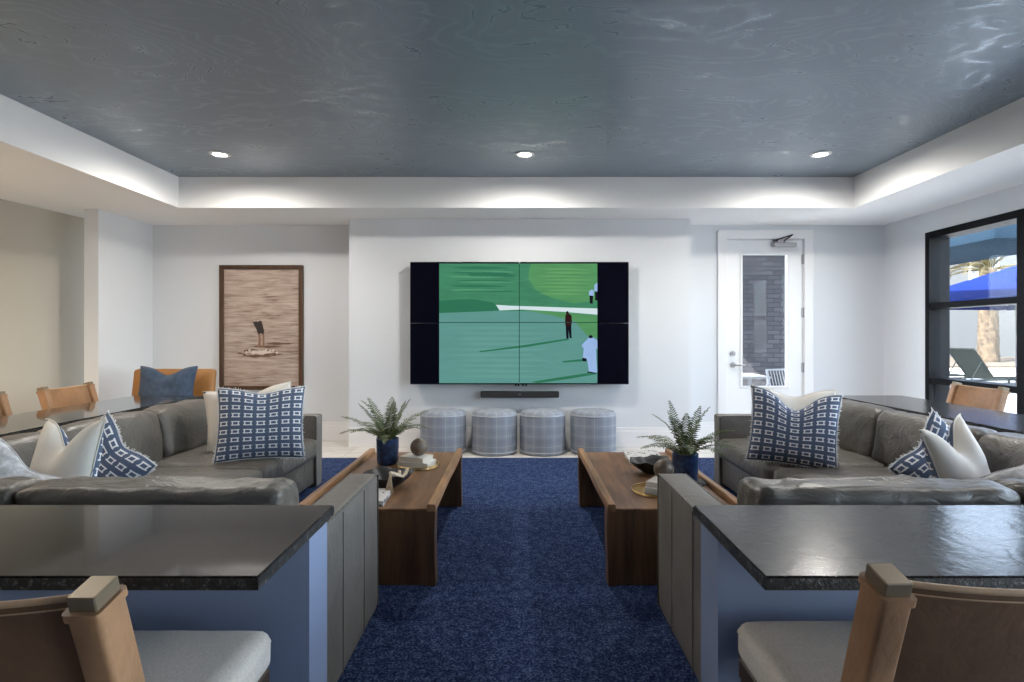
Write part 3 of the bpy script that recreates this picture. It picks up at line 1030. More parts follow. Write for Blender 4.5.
# ================================================================ PILLOWS
def pillow(name, label, loc, yaw, tilt, roll, w, h, t, chop, front, back, fringe, group, seed):
    """stands on its lower edge; loc = centre; front faces -Y before the yaw"""
    root = empty(name, label, 'pillow', loc, 0, group)
    root.rotation_euler = (Matrix.Rotation(yaw, 3, 'Z') @ Matrix.Rotation(-tilt, 3, 'X') @ Matrix.Rotation(roll, 3, 'Y')).to_euler()
    def P(u, v, side):
        x, z = 2 * u - 1, 2 * v - 1
        ex, ez = max(0, 1 - abs(x) ** 2.6), max(0, 1 - abs(z) ** 2.6)
        th = t / 2 * (ex * ez) ** 0.55
        px = x * (w / 2) * (1 - 0.07 * (1 - z * z) * abs(x))
        pz = z * (h / 2) * (1 - 0.07 * (1 - x * x) * abs(z))
        dip = chop * math.exp(-(x / 0.42) ** 2) * max(0, v) ** 2.2
        pz -= dip
        th *= 1 - 0.5 * dip / max(chop, 1e-6) * (0.6 if chop else 0)
        k = noise.noise(Vector((px * 9 + seed, pz * 9, side * 3.1))) * 0.012 * (ex * ez) ** 0.5
        return Vector((px, side * (th + k), pz))
    N = 26
    bm = bm_new()
    quad_grid(bm, lambda u, v: P(u, v, -1), N, N, 0)
    quad_grid(bm, lambda u, v: P(u, v, 1), N, N, 1)
    bmesh.ops.remove_doubles(bm, verts=bm.verts[:], dist=1e-4)
    obj('cover', bm, [front, back], root, 'all')
    bm = bm_new()
    edge = [(i / N, 0) for i in range(N)] + [(1, i / N) for i in range(N)] + [(1 - i / N, 1) for i in range(N)] + [(0, 1 - i / N) for i in range(N)]
    pts = [P(u, v, 1) for u, v in edge]
    add_tube(bm, pts, 0.004, 6, closed=True)
    if fringe:
        rnd = random.Random(seed)
        for i in range(len(pts)):
            a, b = pts[i], pts[(i + 1) % len(pts)]
            for k in range(2):
                p = a.lerp(b, (k + rnd.random()) / 2)
                d = Vector((p.x / w, 0, p.z / h)).normalized()
                q = p + d * rnd.uniform(0.007, 0.015) + Vector((rnd.uniform(-.006, .006), rnd.uniform(-.008, .008), rnd.uniform(-.006, .006)))
                add_tube(bm, [p - d * 0.003, q], [0.0032, 0.0018], 4)
    obj('fringe' if fringe else 'seam', bm, M['fringe'] if fringe else (front if front != M['print'] else M['fringe']), root, 'all')
    return root
PG = 'throw pillows on the sofas'
pillow('throw_pillow', 'navy pillow with white box print, upright at the far end of left sofa', (-1.76, 3.84, 0.665), R(22), R(14), R(1), 0.56, 0.50, 0.17, 0.03, M['print'], M['cream'], True, PG, 1)
pillow('throw_pillow', 'cream pillow tucked behind the navy print pillow on left sofa', (-1.97, 4.12, 0.655), R(16), R(14), R(-6), 0.60, 0.48, 0.16, 0.05, M['cream'], M['print'], False, PG, 2)
pillow('throw_pillow', 'navy pillow with white box print and dented top, far end of right sofa', (1.81, 3.68, 0.66), R(-20), R(12), R(5), 0.54, 0.50, 0.17, 0.12, M['print'], M['cream'], True, PG, 3)
pillow('throw_pillow', 'cream pillow tucked behind the dented navy pillow on right sofa', (1.93, 3.93, 0.66), R(-16), R(10), R(2), 0.56, 0.48, 0.15, 0.05, M['cream'], M['print'], False, PG, 4)
pillow('throw_pillow', 'fringed navy print pillow leaning behind plain cream one, left sofa corner', (-2.17, 2.92, 0.56), R(-8), R(14), R(38), 0.44, 0.44, 0.15, 0.04, M['print_wide'], M['cream'], True, PG, 5)
pillow('throw_pillow', 'plain cream pillow with two peaked corners, near corner of left sofa', (-2.11, 2.60, 0.64), R(-20), R(14), R(-3), 0.41, 0.48, 0.16, 0.13, M['cream'], M['print_wide'], False, PG, 6)
pillow('throw_pillow', 'grey white textured pillow at the near left corner of left sofa', (-2.17, 2.32, 0.57), R(20), R(26), R(36), 0.42, 0.42, 0.16, 0.03, M['speckle'], M['speckle'], False, PG, 7)
pillow('throw_pillow', 'fringed navy print pillow leaning behind plain cream one, right sofa corner', (2.20, 2.90, 0.57), R(8), R(14), R(-42), 0.44, 0.44, 0.15, 0.04, M['print_wide'], M['cream'], True, PG, 8)
pillow('throw_pillow', 'plain cream pillow with two peaked corners, near corner of right sofa', (2.07, 2.62, 0.63), R(24), R(16), R(-9), 0.35, 0.48, 0.16, 0.13, M['cream'], M['print_wide'], False, PG, 9)
pillow('throw_pillow', 'pale grey pillow at the right edge of right sofa, beside the cream one', (2.24, 2.30, 0.60), R(-20), R(26), R(-36), 0.42, 0.42, 0.16, 0.03, M['speckle'], M['speckle'], False, PG, 10)

# ================================================================ COFFEE TABLES
def coffee_table(cx, label, y0=2.81, y1=4.18):
    t = empty('coffee_table', label, 'coffee table', (cx, (y0 + y1) / 2, 0.012), 0, 'walnut coffee tables')
    L = (y1 - y0) / 2
    W = 0.338
    bm = bm_new(); add_box(bm, (-W + 0.03, -L + 0.07, 0.350), (W - 0.03, L - 0.07, 0.374), 0.003, 1)
    add_box(bm, (-W + 0.03, -L + 0.003, 0.373), (W - 0.03, L - 0.003, 0.385), 0.003, 1)
    obj('tabletop', bm, M['wood_y'], t)
    for e in (-1, 1):
        bm = bm_new()
        add_box(bm, (-W + 0.03, e * (L - 0.004), 0), (W - 0.03, e * (L - 0.072), 0.373), 0.003, 1)
        obj('end_panel', bm, M['wood_z'], t)
    for s in (-1, 1):
        # lip: shallow wave along the length, splayed outwards
        bm = bm_new()
        n = 24
        rows = []
        for i in range(n + 1):
            y = -L - 0.009 + (2 * L + 0.018) * i / n
            wv = 0.0025 * math.sin(i / n * PI * 3 + s)
            sec = [(W - 0.034, 0.375), (W - 0.032, 0.405 + wv * 0.3), (W - 0.026, 0.411 + wv * 0.3), (W + 0.004 + wv, 0.410), (W + 0.009 + wv, 0.402), (W + 0.010 + wv * 0.7, 0.375)]
            rows.append([bm.verts.new((s * x, y, z)) for x, z in sec])
        for a, b in zip(rows, rows[1:]):
            for k in range(6):
                bm.faces.new((a[k], a[(k + 1) % 6], b[(k + 1) % 6], b[k]))
        bm.faces.new(rows[0]); bm.faces.new(rows[-1][::-1])
        obj('edge_rail', bm, M['oak_y'], t, True)
        for e in (-1, 1):
            bm = bm_new()
            rows = []
            for i in range(13):
                z = 0.376 * i / 12
                wv = 0.003 * math.sin(z * 12 + s * 2)
                sec = [(W - 0.036, L + 0.006), (W + 0.008 + wv, L + 0.006), (W + 0.008 + wv, L - 0.08), (W - 0.036, L - 0.08)]
                rows.append([bm.verts.new((s * x, e * y, z)) for x, y in sec])
            for a, b in zip(rows, rows[1:]):
                for k in range(4):
                    bm.faces.new((a[k], a[(k + 1) % 4], b[(k + 1) % 4], b[k]))
            bm.faces.new(rows[0]); bm.faces.new(rows[-1][::-1])
            obj('leg', bm, M['wood_z'], t, True)
    return t
coffee_table(-0.762, 'walnut waterfall coffee table with raised side rails, before the left sofa')
coffee_table(0.795, 'walnut waterfall coffee table with raised side rails, before the right sofa')
TZ = 0.012 + 0.385

# ================================================================ THINGS ON THE TABLES
def fern(x, y, label, seed, extra):
    t = empty('potted_fern', label, 'plant', (x, y, TZ + extra), 0, 'potted ferns on the coffee tables')
    bm = bm_new()
    add_lathe(bm, [(0.058, 0.0), (0.066, 0.004), (0.072, 0.03), (0.075, 0.165), (0.077, 0.172), (0.072, 0.174), (0.068, 0.168), (0.066, 0.15)], 40)
    obj('pot', bm, M['pot'], t, True)
    bm = bm_new(); add_lathe(bm, [(0.0675, 0.146), (0.05, 0.155), (0.001, 0.158)], 24, cap=False)
    obj('soil', bm, M['soil'], t, True)
    rnd = random.Random(seed)
    nf = 20
    for i in range(nf):
        az = 2 * PI * i / nf * 2.0 + rnd.uniform(-0.25, 0.25)
        inner = i < 7
        Ln = rnd.uniform(0.27, 0.36) if inner else rnd.uniform(0.28, 0.38)
        el0 = R(rnd.uniform(68, 86)) if inner else R(rnd.uniform(34, 58))
        el1 = R(rnd.uniform(25, 70)) if inner else R(rnd.uniform(-28, 6))
        n = 20
        p = Vector((0.018 * math.cos(az), 0.018 * math.sin(az), 0.15))
        pts = [p.copy()]
        for k in range(n):
            f = k / (n - 1)
            el = el0 + (el1 - el0) * f ** 1.2
            p = p + Vector((math.cos(az) * math.cos(el), math.sin(az) * math.cos(el), math.sin(el))) * (Ln / n)
            pts.append(p.copy())
        bm = bm_new()
        add_tube(bm, pts, [0.0028 - 0.0020 * k / n for k in range(n + 1)], 5, 1)
        side = Vector((-math.sin(az), math.cos(az), 0))
        M_ = 24
        for k in range(3, M_ + 1):
            f = k / M_
            q = f * n
            i0 = min(int(q), n - 1)
            c = pts[i0].lerp(pts[i0 + 1], q - i0)
            tan = (pts[i0 + 1] - pts[i0]).normalized()
            up = side.cross(tan)
            ll = 0.056 * math.sin(PI * (0.13 + 0.83 * f)) ** 0.8 * rnd.uniform(0.85, 1.1)
            for sg in (-1, 1):
                d = (side * sg * 0.9 + tan * 0.45 + up * rnd.uniform(-0.25, 0.10)).normalized()
                wv = tan * 0.005
                tip = c + d * ll - Vector((0, 0, ll * 0.18))
                mid = c + d * ll * 0.5 + Vector((0, 0, 0.002))
                a = bm.verts.new(c - wv * 0.5); b = bm.verts.new(c + wv * 0.5)
                m0 = bm.verts.new(mid - wv); m1 = bm.verts.new(mid + wv); e = bm.verts.new(tip)
                bm.faces.new((a, b, m1, m0)); bm.faces.new((m0, m1, e))
        obj('frond', bm, [M['leaf'], M['stem']], t)
    return t
fern(-0.885, 3.80, 'green fern in a blue pot on the left coffee table, behind the bowl', 3, 0.0)
bm = bm_new(); add_lathe(bm, [(0.09, 0.0), (0.112, 0.003), (0.118, 0.012), (0.114, 0.013), (0.105, 0.006), (0.001, 0.005)], 40, cap=False)
pl = obj('plant_saucer', bm, M['bowl'], None, True, (0.985, 3.30, TZ)); tag(pl, 'thin dark round saucer beneath the fern pot on right coffee table', 'saucer')
fern(0.985, 3.30, 'green fern in a blue pot on the right coffee table, beside the sofa arm', 11, 0.0055)

def tray(x, y, label, full):
    t = empty('round_tray', label, 'tray', (x, y, TZ), 0, 'round brass trays')
    bm = bm_new(); add_lathe(bm, [(0.001, 0.003), (0.125, 0.003), (0.130, 0.0015), (0.128, 0.0), (0.001, 0.0)], 48, cap=False)
    obj('plate', bm, M['brass'], t, True)
    bm = bm_new()
    for z, r in (((0.006, 0.132), (0.020, 0.138)) if full else ((0.006, 0.133), (0.014, 0.139))):
        add_tube(bm, [(r * math.cos(2 * PI * i / 48), r * math.sin(2 * PI * i / 48), z) for i in range(48)], 0.0032, 6, closed=True)
    for i in range(8):
        a = 2 * PI * i / 8
        add_tube(bm, [(0.131 * math.cos(a), 0.131 * math.sin(a), 0.004), (0.138 * math.cos(a), 0.138 * math.sin(a), 0.019 if full else 0.013)], 0.0022, 5)
    obj('rim', bm, M['brass'], t, True)
def book(x, y, z, rz, w, d, h, label):
    t = empty('book', label, 'book', (x, y, z), rz, 'cream books stacked on the trays')
    bm = bm_new()
    add_box(bm, (-w / 2, -d / 2, 0), (w / 2, d / 2, 0.003), 0.001, 1)
    add_box(bm, (-w / 2, -d / 2, h - 0.003), (w / 2, d / 2, h), 0.001, 1)
    add_box(bm, (-w / 2, -d / 2, 0.003), (-w / 2 + 0.004, d / 2, h - 0.003))
    obj('cover', bm, M['cream'], t)
    obj('pages', box((-w / 2 + 0.004, -d / 2 + 0.004, 0.003), (w / 2 - 0.005, d / 2 - 0.004, h - 0.003)), M['cream_book'], t)
def ball(x, y, z, r, label):
    bm = bm_new()
    bmesh.ops.create_uvsphere(bm, u_segments=40, v_segments=24, radius=r)
    for v in bm.verts:
        v.co *= 1 + 0.012 * noise.noise(v.co * 40) - (0.010 if abs(v.co.z - v.co.x * 0.4) < r * 0.07 else 0)
        if v.co.z < -r * 0.97: v.co.z = -r * 0.97
    o = obj('decorative_ball', bm, M['stone_ball'], None, 'all', (x, y, z + r * 0.97))
    tag(o, label, 'ornament', 'brown balls on the book stacks')
tray(-0.665, 3.72, 'round brass tray holding two cream books on the left coffee table', True)
book(-0.665, 3.72, TZ + 0.0035, R(-14), 0.205, 0.150, 0.036, 'lower cream book of the stack on left coffee table tray')
book(-0.675, 3.725, TZ + 0.0398, R(-22), 0.185, 0.135, 0.032, 'upper cream book of the stack, directly beneath left brown ball')
ball(-0.66, 3.73, TZ + 0.0722, 0.057, 'mottled brown ball on the cream books of left coffee table')
tray(0.775, 3.12, 'shallow round brass tray beside the sofa arm on right coffee table', False)
book(0.80, 3.12, TZ + 0.0035, R(62), 0.190, 0.140, 0.034, 'lower cream book of the stack on right coffee table tray')
book(0.805, 3.12, TZ + 0.0378, R(55), 0.170, 0.125, 0.030, 'upper cream book of the stack, directly beneath right brown ball')
ball(0.815, 3.13, TZ + 0.0681, 0.056, 'mottled brown ball peeking over the sofa arm, right coffee table')

def bowl(x, y, rz, label, seed):
    bm = bm_new()
    def wob(r, z, a):
        k = max(0, (r - 0.05) / 0.09)
        wv = 0.013 * math.sin(3 * a + seed) + 0.008 * math.sin(7 * a + seed * 2) + 0.004 * math.sin(11 * a)
        return r + k * wv * 0.8, z + (0.006 * math.sin(4 * a + seed) + 0.004 * math.sin(9 * a)) * k * (1 if z > 0.02 else 0)
    add_lathe(bm, [(0.001, 0.0), (0.055, 0.0), (0.085, 0.018), (0.118, 0.048), (0.138, 0.074), (0.141, 0.077), (0.136, 0.077), (0.112, 0.054), (0.08, 0.026), (0.05, 0.012), (0.001, 0.010)], 72, cap=False, wob=wob)
    o = obj('wavy_bowl', bm, M['bowl'], None, 'all', (x, y, TZ)); o.rotation_euler = (0, 0, rz)
    tag(o, label, 'bowl', 'black wavy bowls')
bowl(-0.755, 3.23, 0.3, 'black wavy rimmed bowl with draped beads on left coffee table', 1.0)
bowl(0.86, 3.56, 1.2, 'black wavy rimmed empty bowl on the right coffee table', 2.2)

# bead garland lying over the rim of the left bowl
gt = empty('bead_garland', 'pale wooden bead garland with a tassel, over the left bowl rim', 'garland', (-0.700, 3.165, TZ))
bx, by = -0.73, 3.25
path1 = [(0.005, 0.115, 0.060), (0.012, 0.09, 0.048), (0.012, 0.06, 0.040), (0.010, 0.02, 0.052), (0.005, -0.02, 0.072), (0.0, -0.052, 0.092), (-0.002, -0.078, 0.100)]
path2 = [(0.050, 0.115, 0.070), (0.046, 0.09, 0.055), (0.040, 0.06, 0.046), (0.034, 0.02, 0.055), (0.024, -0.02, 0.074), (0.012, -0.052, 0.092), (0.0, -0.082, 0.098)]
bm = bm_new()
for path in (path1, path2):
    P = [Vector(p) for p in path]
    tot = sum((b - a).length for a, b in zip(P, P[1:]))
    d = 0.0
    while d < tot:
        r_ = d
        for a, b in zip(P, P[1:]):
            l_ = (b - a).length
            if r_ <= l_:
                c = a.lerp(b, r_ / l_); break
            r_ -= l_
        bmesh.ops.create_uvsphere(bm, u_segments=10, v_segments=7, radius=0.0115, matrix=Matrix.Translation(c + Vector((0, 0, 0.010))))
        d += 0.021
obj('beads', bm, M['bead'], gt, 'all')
bm = bm_new()
rnd = random.Random(4)
for i in range(26):
    ox, oy = rnd.uniform(-0.012, 0.012), rnd.uniform(-0.006, 0.006)
    ex = rnd.uniform(-0.02, 0.02)
    add_tube(bm, [(ox * 0.3, -0.082, 0.106), (ox * 0.6, -0.102, 0.092), (ox + ex * 0.4, -0.118, 0.052), (ox + ex, -0.124 + oy, 0.012)], 0.0016, 4)
obj('tassel', bm, M['tassel'], gt, 'all')

def marked_box(x, y, rz, w, d, label):
    t = empty('decorative_box', label, 'box', (x, y, TZ), rz, 'white marked boxes')
    obj('base', box((-w / 2, -d / 2, 0), (w / 2, d / 2, 0.016), 0.002, 1), M['spots'], t)
    obj('lid', box((-w / 2 - 0.002, -d / 2 - 0.002, 0.017), (w / 2 + 0.002, d / 2 + 0.002, 0.030), 0.003, 2), M['spots'], t)
marked_box(-0.775, 2.96, R(3), 0.17, 0.24, 'flat white box with dark marks beside the sofa arm, left table')
marked_box(0.88, 3.93, R(-3), 0.24, 0.34, 'flat white box with dark marks at far end of right table')

# ================================================================ DINING CHAIRS
def make_chair(label):
    t = empty('dining_chair', label, 'chair', (0, 0, 0), 0, 'tan leather chairs at the counters')
    bm = bm_new()
    soft_box(bm, (-0.268, -0.235, 0.375), (0.268, 0.255, 0.485), 0.034, 16, (0.004, 0.004, 0.010), 0.003, 5, 21)
    seat = obj('seat', bm, M['seat_fabric'], t, 'all')
    bm = bm_new()
    rr = []
    for cx, cy, a0 in ((0.236, 0.221, 0), (-0.236, 0.221, 90), (-0.236, -0.201, 180), (0.236, -0.201, 270)):
        rr += [(cx + 0.031 * math.cos(R(a0 + 22.5 * k)), cy + 0.031 * math.sin(R(a0 + 22.5 * k)), 0.455) for k in range(5)]
    add_tube(bm, rr, 0.0035, 6, closed=True)
    obj('seam', bm, M['seat_fabric'], seat, True)
    bm = bm_new()
    for a, b in (((-0.25, 0.20), (0.25, 0.245)), ((-0.25, -0.24), (0.25, -0.195)), ((-0.26, -0.24), (-0.22, 0.245)), ((0.22, -0.24), (0.26, 0.245))):
        add_box(bm, (*a, 0.325), (*b, 0.380), 0.004, 1)
    obj('seat_frame', bm, M['dark_wood'], t)
    def post_sec(z):      # centre y and half sizes of the raked post at height z
        f = max(0, (z - 0.40)) / 0.45
        return -0.215 - 0.125 * f ** 1.1
    for s in (-1, 1):
        obj('leg', (lambda b: (add_box(b, (s * 0.205, 0.20, 0.0), (s * 0.255, 0.245, 0.375), 0.005, 1), b)[1])(bm_new()), M['dark_wood'], t)
        bm = bm_new()
        rows = []
        for i in range(9):
            z = 0.40 * i / 8
            yc = -0.215 - 0.05 * (1 - i / 8) ** 1.5
            rows.append([bm.verts.new((s * 0.235 + dx, yc + dy, z)) for dx, dy in ((-0.022, -0.022), (0.022, -0.022), (0.022, 0.022), (-0.022, 0.022))])
        for a, b in zip(rows, rows[1:]):
            for k in range(4):
                bm.faces.new((a[k], a[(k + 1) % 4], b[(k + 1) % 4], b[k]))
        bm.faces.new(rows[0]); bm.faces.new(rows[-1][::-1])
        obj('leg', bm, M['dark_wood'], t, True)
        # leather wrapped post
        bm = bm_new()
        rows = []
        zs = [0.385, 0.40, 0.50, 0.60, 0.70, 0.78, 0.815, 0.818, 0.830, 0.832]
        for i, z in enumerate(zs):
            yc = post_sec(z)
            e = 0.0035 if z > 0.816 else 0.0
            hx, hy, r = 0.0265 + e, 0.032 + e, 0.009
            ring = []
            for cx, cy, a0 in ((hx - r, hy - r, 0), (-hx + r, hy - r, 90), (-hx + r, -hy + r, 180), (hx - r, -hy + r, 270)):
                for k in range(4):
                    a = R(a0 + 30 * k)
                    ring.append(bm.verts.new((s * 0.235 + cx + r * math.cos(a), yc + cy + r * math.sin(a), z - (cy + r * math.sin(a)) * -0.25)))
            rows.append(ring)
        n = len(rows[0])
        for a, b in zip(rows, rows[1:]):
            for k in range(n):
                bm.faces.new((a[k], a[(k + 1) % n], b[(k + 1) % n], b[k]))
        bm.faces.new(rows[0]); bm.faces.new(rows[-1][::-1])
        post = obj('post', bm, M['tan'], t, True)
        bm = bm_new()
        vs = add_box(bm, (s * 0.235 - 0.0225, -0.026, -0.006), (s * 0.235 + 0.0225, 0.028, 0.024), 0.002, 1)
        for v in bm.verts:
            z = v.co.z
            v.co = Vector((v.co.x, post_sec(0.832) + v.co.y - z * 0.28, 0.832 + z + v.co.y * 0.25))
        obj('cap', bm, M['cap'], post)
    # leather sling between the posts, bowed back
    def S(u, v, off):
        x = (2 * u - 1) * 0.232
        bow = 1 - (2 * u - 1) ** 2
        zt = 0.838 - 0.008 * bow
        z = 0.50 + v * (zt - 0.50)
        y = post_sec(z) - 0.032 * bow + 0.010 + off
        return Vector((x, y, z))
    bm = bm_new()
    nu, nv = 26, 14
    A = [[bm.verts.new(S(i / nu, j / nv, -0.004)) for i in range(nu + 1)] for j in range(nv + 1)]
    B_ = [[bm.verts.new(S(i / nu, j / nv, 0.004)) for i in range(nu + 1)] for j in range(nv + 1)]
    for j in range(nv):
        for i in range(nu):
            bm.faces.new((A[j][i], A[j][i + 1], A[j + 1][i + 1], A[j + 1][i])).material_index = 1  # rear face takes the leather with shade in its colour
            bm.faces.new((B_[j][i], B_[j + 1][i], B_[j + 1][i + 1], B_[j][i + 1]))
    for i in range(nu):
        bm.faces.new((A[0][i], B_[0][i], B_[0][i + 1], A[0][i + 1]))
        bm.faces.new((A[nv][i], A[nv][i + 1], B_[nv][i + 1], B_[nv][i]))
    for j in range(nv):
        bm.faces.new((A[j][0], A[j + 1][0], B_[j + 1][0], B_[j][0]))
        bm.faces.new((A[j][nu], B_[j][nu], B_[j + 1][nu], A[j + 1][nu]))
    sling = obj('backrest', bm, [M['sling'], M['sling_shaded']], t, True)
    bm = bm_new()
    add_tube(bm, [S(i / 26, 1.0, 0) for i in range(27)], 0.0058, 6)
    add_tube(bm, [S(0.03 + 0.94 * i / 26, 0.95, -0.005) for i in range(27)], 0.0015, 4)
    obj('stitched_hem', bm, M['tan_edge'], sling, 'all')
    return t
chair0 = make_chair('tan leather chair with grey seat at the near left countertop')
chair0.location = (-0.915, 1.235, 0.012)
dup(chair0, (0.862, 1.285, 0.012), 0, 'tan leather chair with grey seat at the near right countertop')
dup(chair0, (-3.42, 4.66, 0), R(-90), 'tan leather chair at the left countertop, nearest the white return wall')
dup(chair0, (-3.42, 3.82, 0), R(-90), 'tan leather chair cut off by the photo\'s left edge, at left countertop')
dup(chair0, (3.50, 4.66, 0), R(90), 'brown leather chair at the right countertop, in front of the window')

# ================================================================ ARMCHAIR AND ITS PILLOW
ac = empty('armchair', 'saddle leather armchair below the framed print, facing the room', 'armchair', (-3.60, 5.75, 0), 0)
bm = bm_new()
soft_box(bm, (-0.42, 0.02, 0.20), (0.42, 0.12, 0.915), 0.035, 14, (0, 0.01, 0), 0.003, 4, 31, lambda w, n: Vector((w.x, w.y + (w.z - 0.4) * 0.14, w.z)))
obj('backrest', bm, M['saddle'], ac, 'all')
bm = bm_new(); soft_box(bm, (-0.34, -0.58, 0.30), (0.34, 0.05, 0.44), 0.04, 12, (0, 0, 0.012), 0.004, 4, 32); obj('seat', bm, M['saddle'], ac, 'all')
for s in (-1, 1):
    bm = bm_new(); soft_box(bm, (s * 0.345, -0.58, 0.20), (s * 0.42, 0.05, 0.60), 0.025, 10, wr=0.003, seed=33); obj('armrest', bm, M['saddle'], ac, 'all')
    for y in (-0.54, 0.06):
        bm = bm_new(); add_cyl(bm, (s * 0.36, y, 0.0), (s * 0.37, y, 0.21), 0.014, 0.022, 14); obj('leg', bm, M['dark_wood'], ac, True)
pillow('lumbar_pillow', 'plain navy denim pillow propped on the saddle leather armchair', (-3.53, 5.62, 0.73), R(0), R(12), 0, 0.58, 0.46, 0.15, 0.08, M['denim'], M['denim'], False, None, 41)

# ================================================================ OUTSIDE THE DOOR
def mat_brick():
    g = G('grey_painted_brick')
    tc = g.coord(rot=(R(90), 0, 0))
    b = g.n('ShaderNodeTexBrick')
    g.put(b.inputs['Vector'], tc)
    g.put(b.inputs['Color1'], srgb(46, 46, 51)); g.put(b.inputs['Color2'], srgb(66, 65, 70)); g.put(b.inputs['Mortar'], srgb(34, 34, 38))
    b.inputs['Scale'].default_value = 1.0
    b.inputs['Mortar Size'].default_value = 0.008
    b.inputs['Brick Width'].default_value = 0.21
    b.inputs['Row Height'].default_value = 0.075
    b.inputs['Bias'].default_value = -0.2
    return g.pbr(b.outputs['Color'], 0.85, 0, g.bump(b.outputs['Fac'], 0.4, 0.01))
struct('wall_brick', box((2.0, 9.2, -0.1), (6.6, 9.4, 3.4)), mat_brick())
struct('roof_added_shade', box((1.6, YB + 0.35, 3.35), (6.6, 9.4, 3.5)), M['soffit'])  # unseen slab, added to keep daylight off the brick wall
M['patio'] = plain('pale_patio_paving', (0.50, 0.48, 0.45), 0.85, var=0.1, scale=3)
M['white_metal'] = plain('white_metal', (0.75, 0.76, 0.78), 0.4)
M['patio_metal'] = plain('pale_grey_metal', (0.24, 0.24, 0.25), 0.5)
struct('ground', box((-1.0, YB + 0.3, -0.16), (60, 60, -0.06)), M['patio'])
struct('ground.001', box((XR + 0.12, -30, -0.16), (60, YB + 0.3, -0.06)), M['patio'])
struct('ground.002', box((-30, -30, -0.16), (XR + 0.12, YR - 0.3, -0.06)), M['patio'])

tb = empty('patio_table', 'pale patio table seen through the lower door glass', 'table', (3.35, 8.35, -0.06))
bm = bm_new(); add_box(bm, (-0.52, -0.28, 0.70), (0.30, 0.48, 0.73), 0.005, 1); obj('table_top', bm, M['patio_metal'], tb)
for sx in (-0.46, 0.24):
    for sy in (-0.32, 0.32):
        obj('leg', box((sx - 0.02, sy - 0.02, 0), (sx + 0.02, sy + 0.02, 0.70)), M['patio_metal'], tb)
pc = empty('patio_chair', 'pale slatted patio chair seen through the lower door glass', 'chair', (3.72, 7.45, -0.06), R(200))
bm = bm_new()
for s in (-1, 1):
    add_tube(bm, [(s * 0.25, 0.25, 0), (s * 0.25, 0.23, 0.62), (s * 0.25, -0.2, 0.64), (s * 0.25, -0.24, 0)], 0.014, 8)
    add_tube(bm, [(s * 0.22, -0.2, 0.42), (s * 0.22, -0.32, 0.85)], 0.014, 8)
add_tube(bm, [(-0.22, -0.32, 0.85), (0.22, -0.32, 0.85)], 0.014, 8)
add_tube(bm, [(-0.25, -0.2, 0.42), (0.25, -0.2, 0.42)], 0.014, 8)
add_tube(bm, [(-0.25, 0.22, 0.42), (0.25, 0.22, 0.42)], 0.014, 8)
obj('frame', bm, M['patio_metal'], pc, True)
bm = bm_new()
for i in range(8):
    y = -0.19 + i * 0.055
    add_box(bm, (-0.25, y, 0.415), (0.25, y + 0.035, 0.43))
obj('seat', bm, M['patio_metal'], pc)
bm = bm_new()
for i in range(9):
    x = -0.2 + i * 0.05
    add_tube(bm, [(x, -0.2, 0.43), (x, -0.318, 0.84)], 0.006, 6)
obj('backrest', bm, M['patio_metal'], pc, True)

# ================================================================ OUTSIDE THE WINDOWS
M['stucco'] = plain('white_stucco', (0.055, 0.057, 0.059), 0.9, var=0.04, scale=1)
M['canvas'] = plain('blue_canvas', (0.004, 0.010, 0.062), 0.9, var=0.12, scale=2, spec=0.02)
M['canvas_dark'] = plain('slate_blue_canvas', (0.010, 0.019, 0.030), 0.9, var=0.2, scale=2, spec=0.02)
M['mesh_grey'] = plain('grey_sling_mesh', (0.012, 0.015, 0.015), 0.8, var=0.2, scale=20, spec=0.05)
M['mulch'] = plain('brown_mulch', (0.045, 0.029, 0.017), 0.95, var=0.5, scale=6)
M['win_dark'] = plain('dark_window_pane', (0.10, 0.13, 0.16), 0.15)
M['palm_leaf'] = mat_leaf('palm_leaf', (0.025, 0.024, 0.007), (0.070, 0.052, 0.018))
def mat_trunk():
    g = G('palm_trunk')
    v = g.coord()
    n = g.noise(v, 6, 3)
    vo = g.n('ShaderNodeTexVoronoi'); g.put(vo.inputs['Vector'], g.coord(scale=(1, 1, 1.3))); vo.inputs['Scale'].default_value = 4.0
    c = g.mix(vo.outputs['Distance'], (0.016, 0.010, 0.006), (0.075, 0.052, 0.030))
    return g.pbr(c, 0.9)
M['trunk'] = mat_trunk()

# building across the courtyard
bl = empty('courtyard_building', 'white stucco building across the courtyard, behind the palm', 'building', (30, 32, -0.06))
bm = bm_new(); add_box(bm, (-14, 0, 0), (16, 8, 9.0)); obj('facade', bm, M['stucco'], bl)
for x in (-6.6, -3.4, 0.0, 3.4, 7):
    bm = bm_new()
    add_box(bm, (x - 0.85, -0.06, 4.4), (x + 0.85, 0.02, 6.0))
    wf = obj('window', bm, M['trim'], bl)
    obj('pane', box((x - 0.75, -0.09, 4.5), (x + 0.75, -0.05, 5.9)), M['win_dark'], wf)
bm = bm_new(); add_box(bm, (-14, -0.25, 3.5), (16, 0.0, 3.8)); obj('cornice', bm, M['trim'], bl)
struct('ground_bed', box((8, 22.5, -0.06), (50, 31.9, 0.02)), M['mulch'])

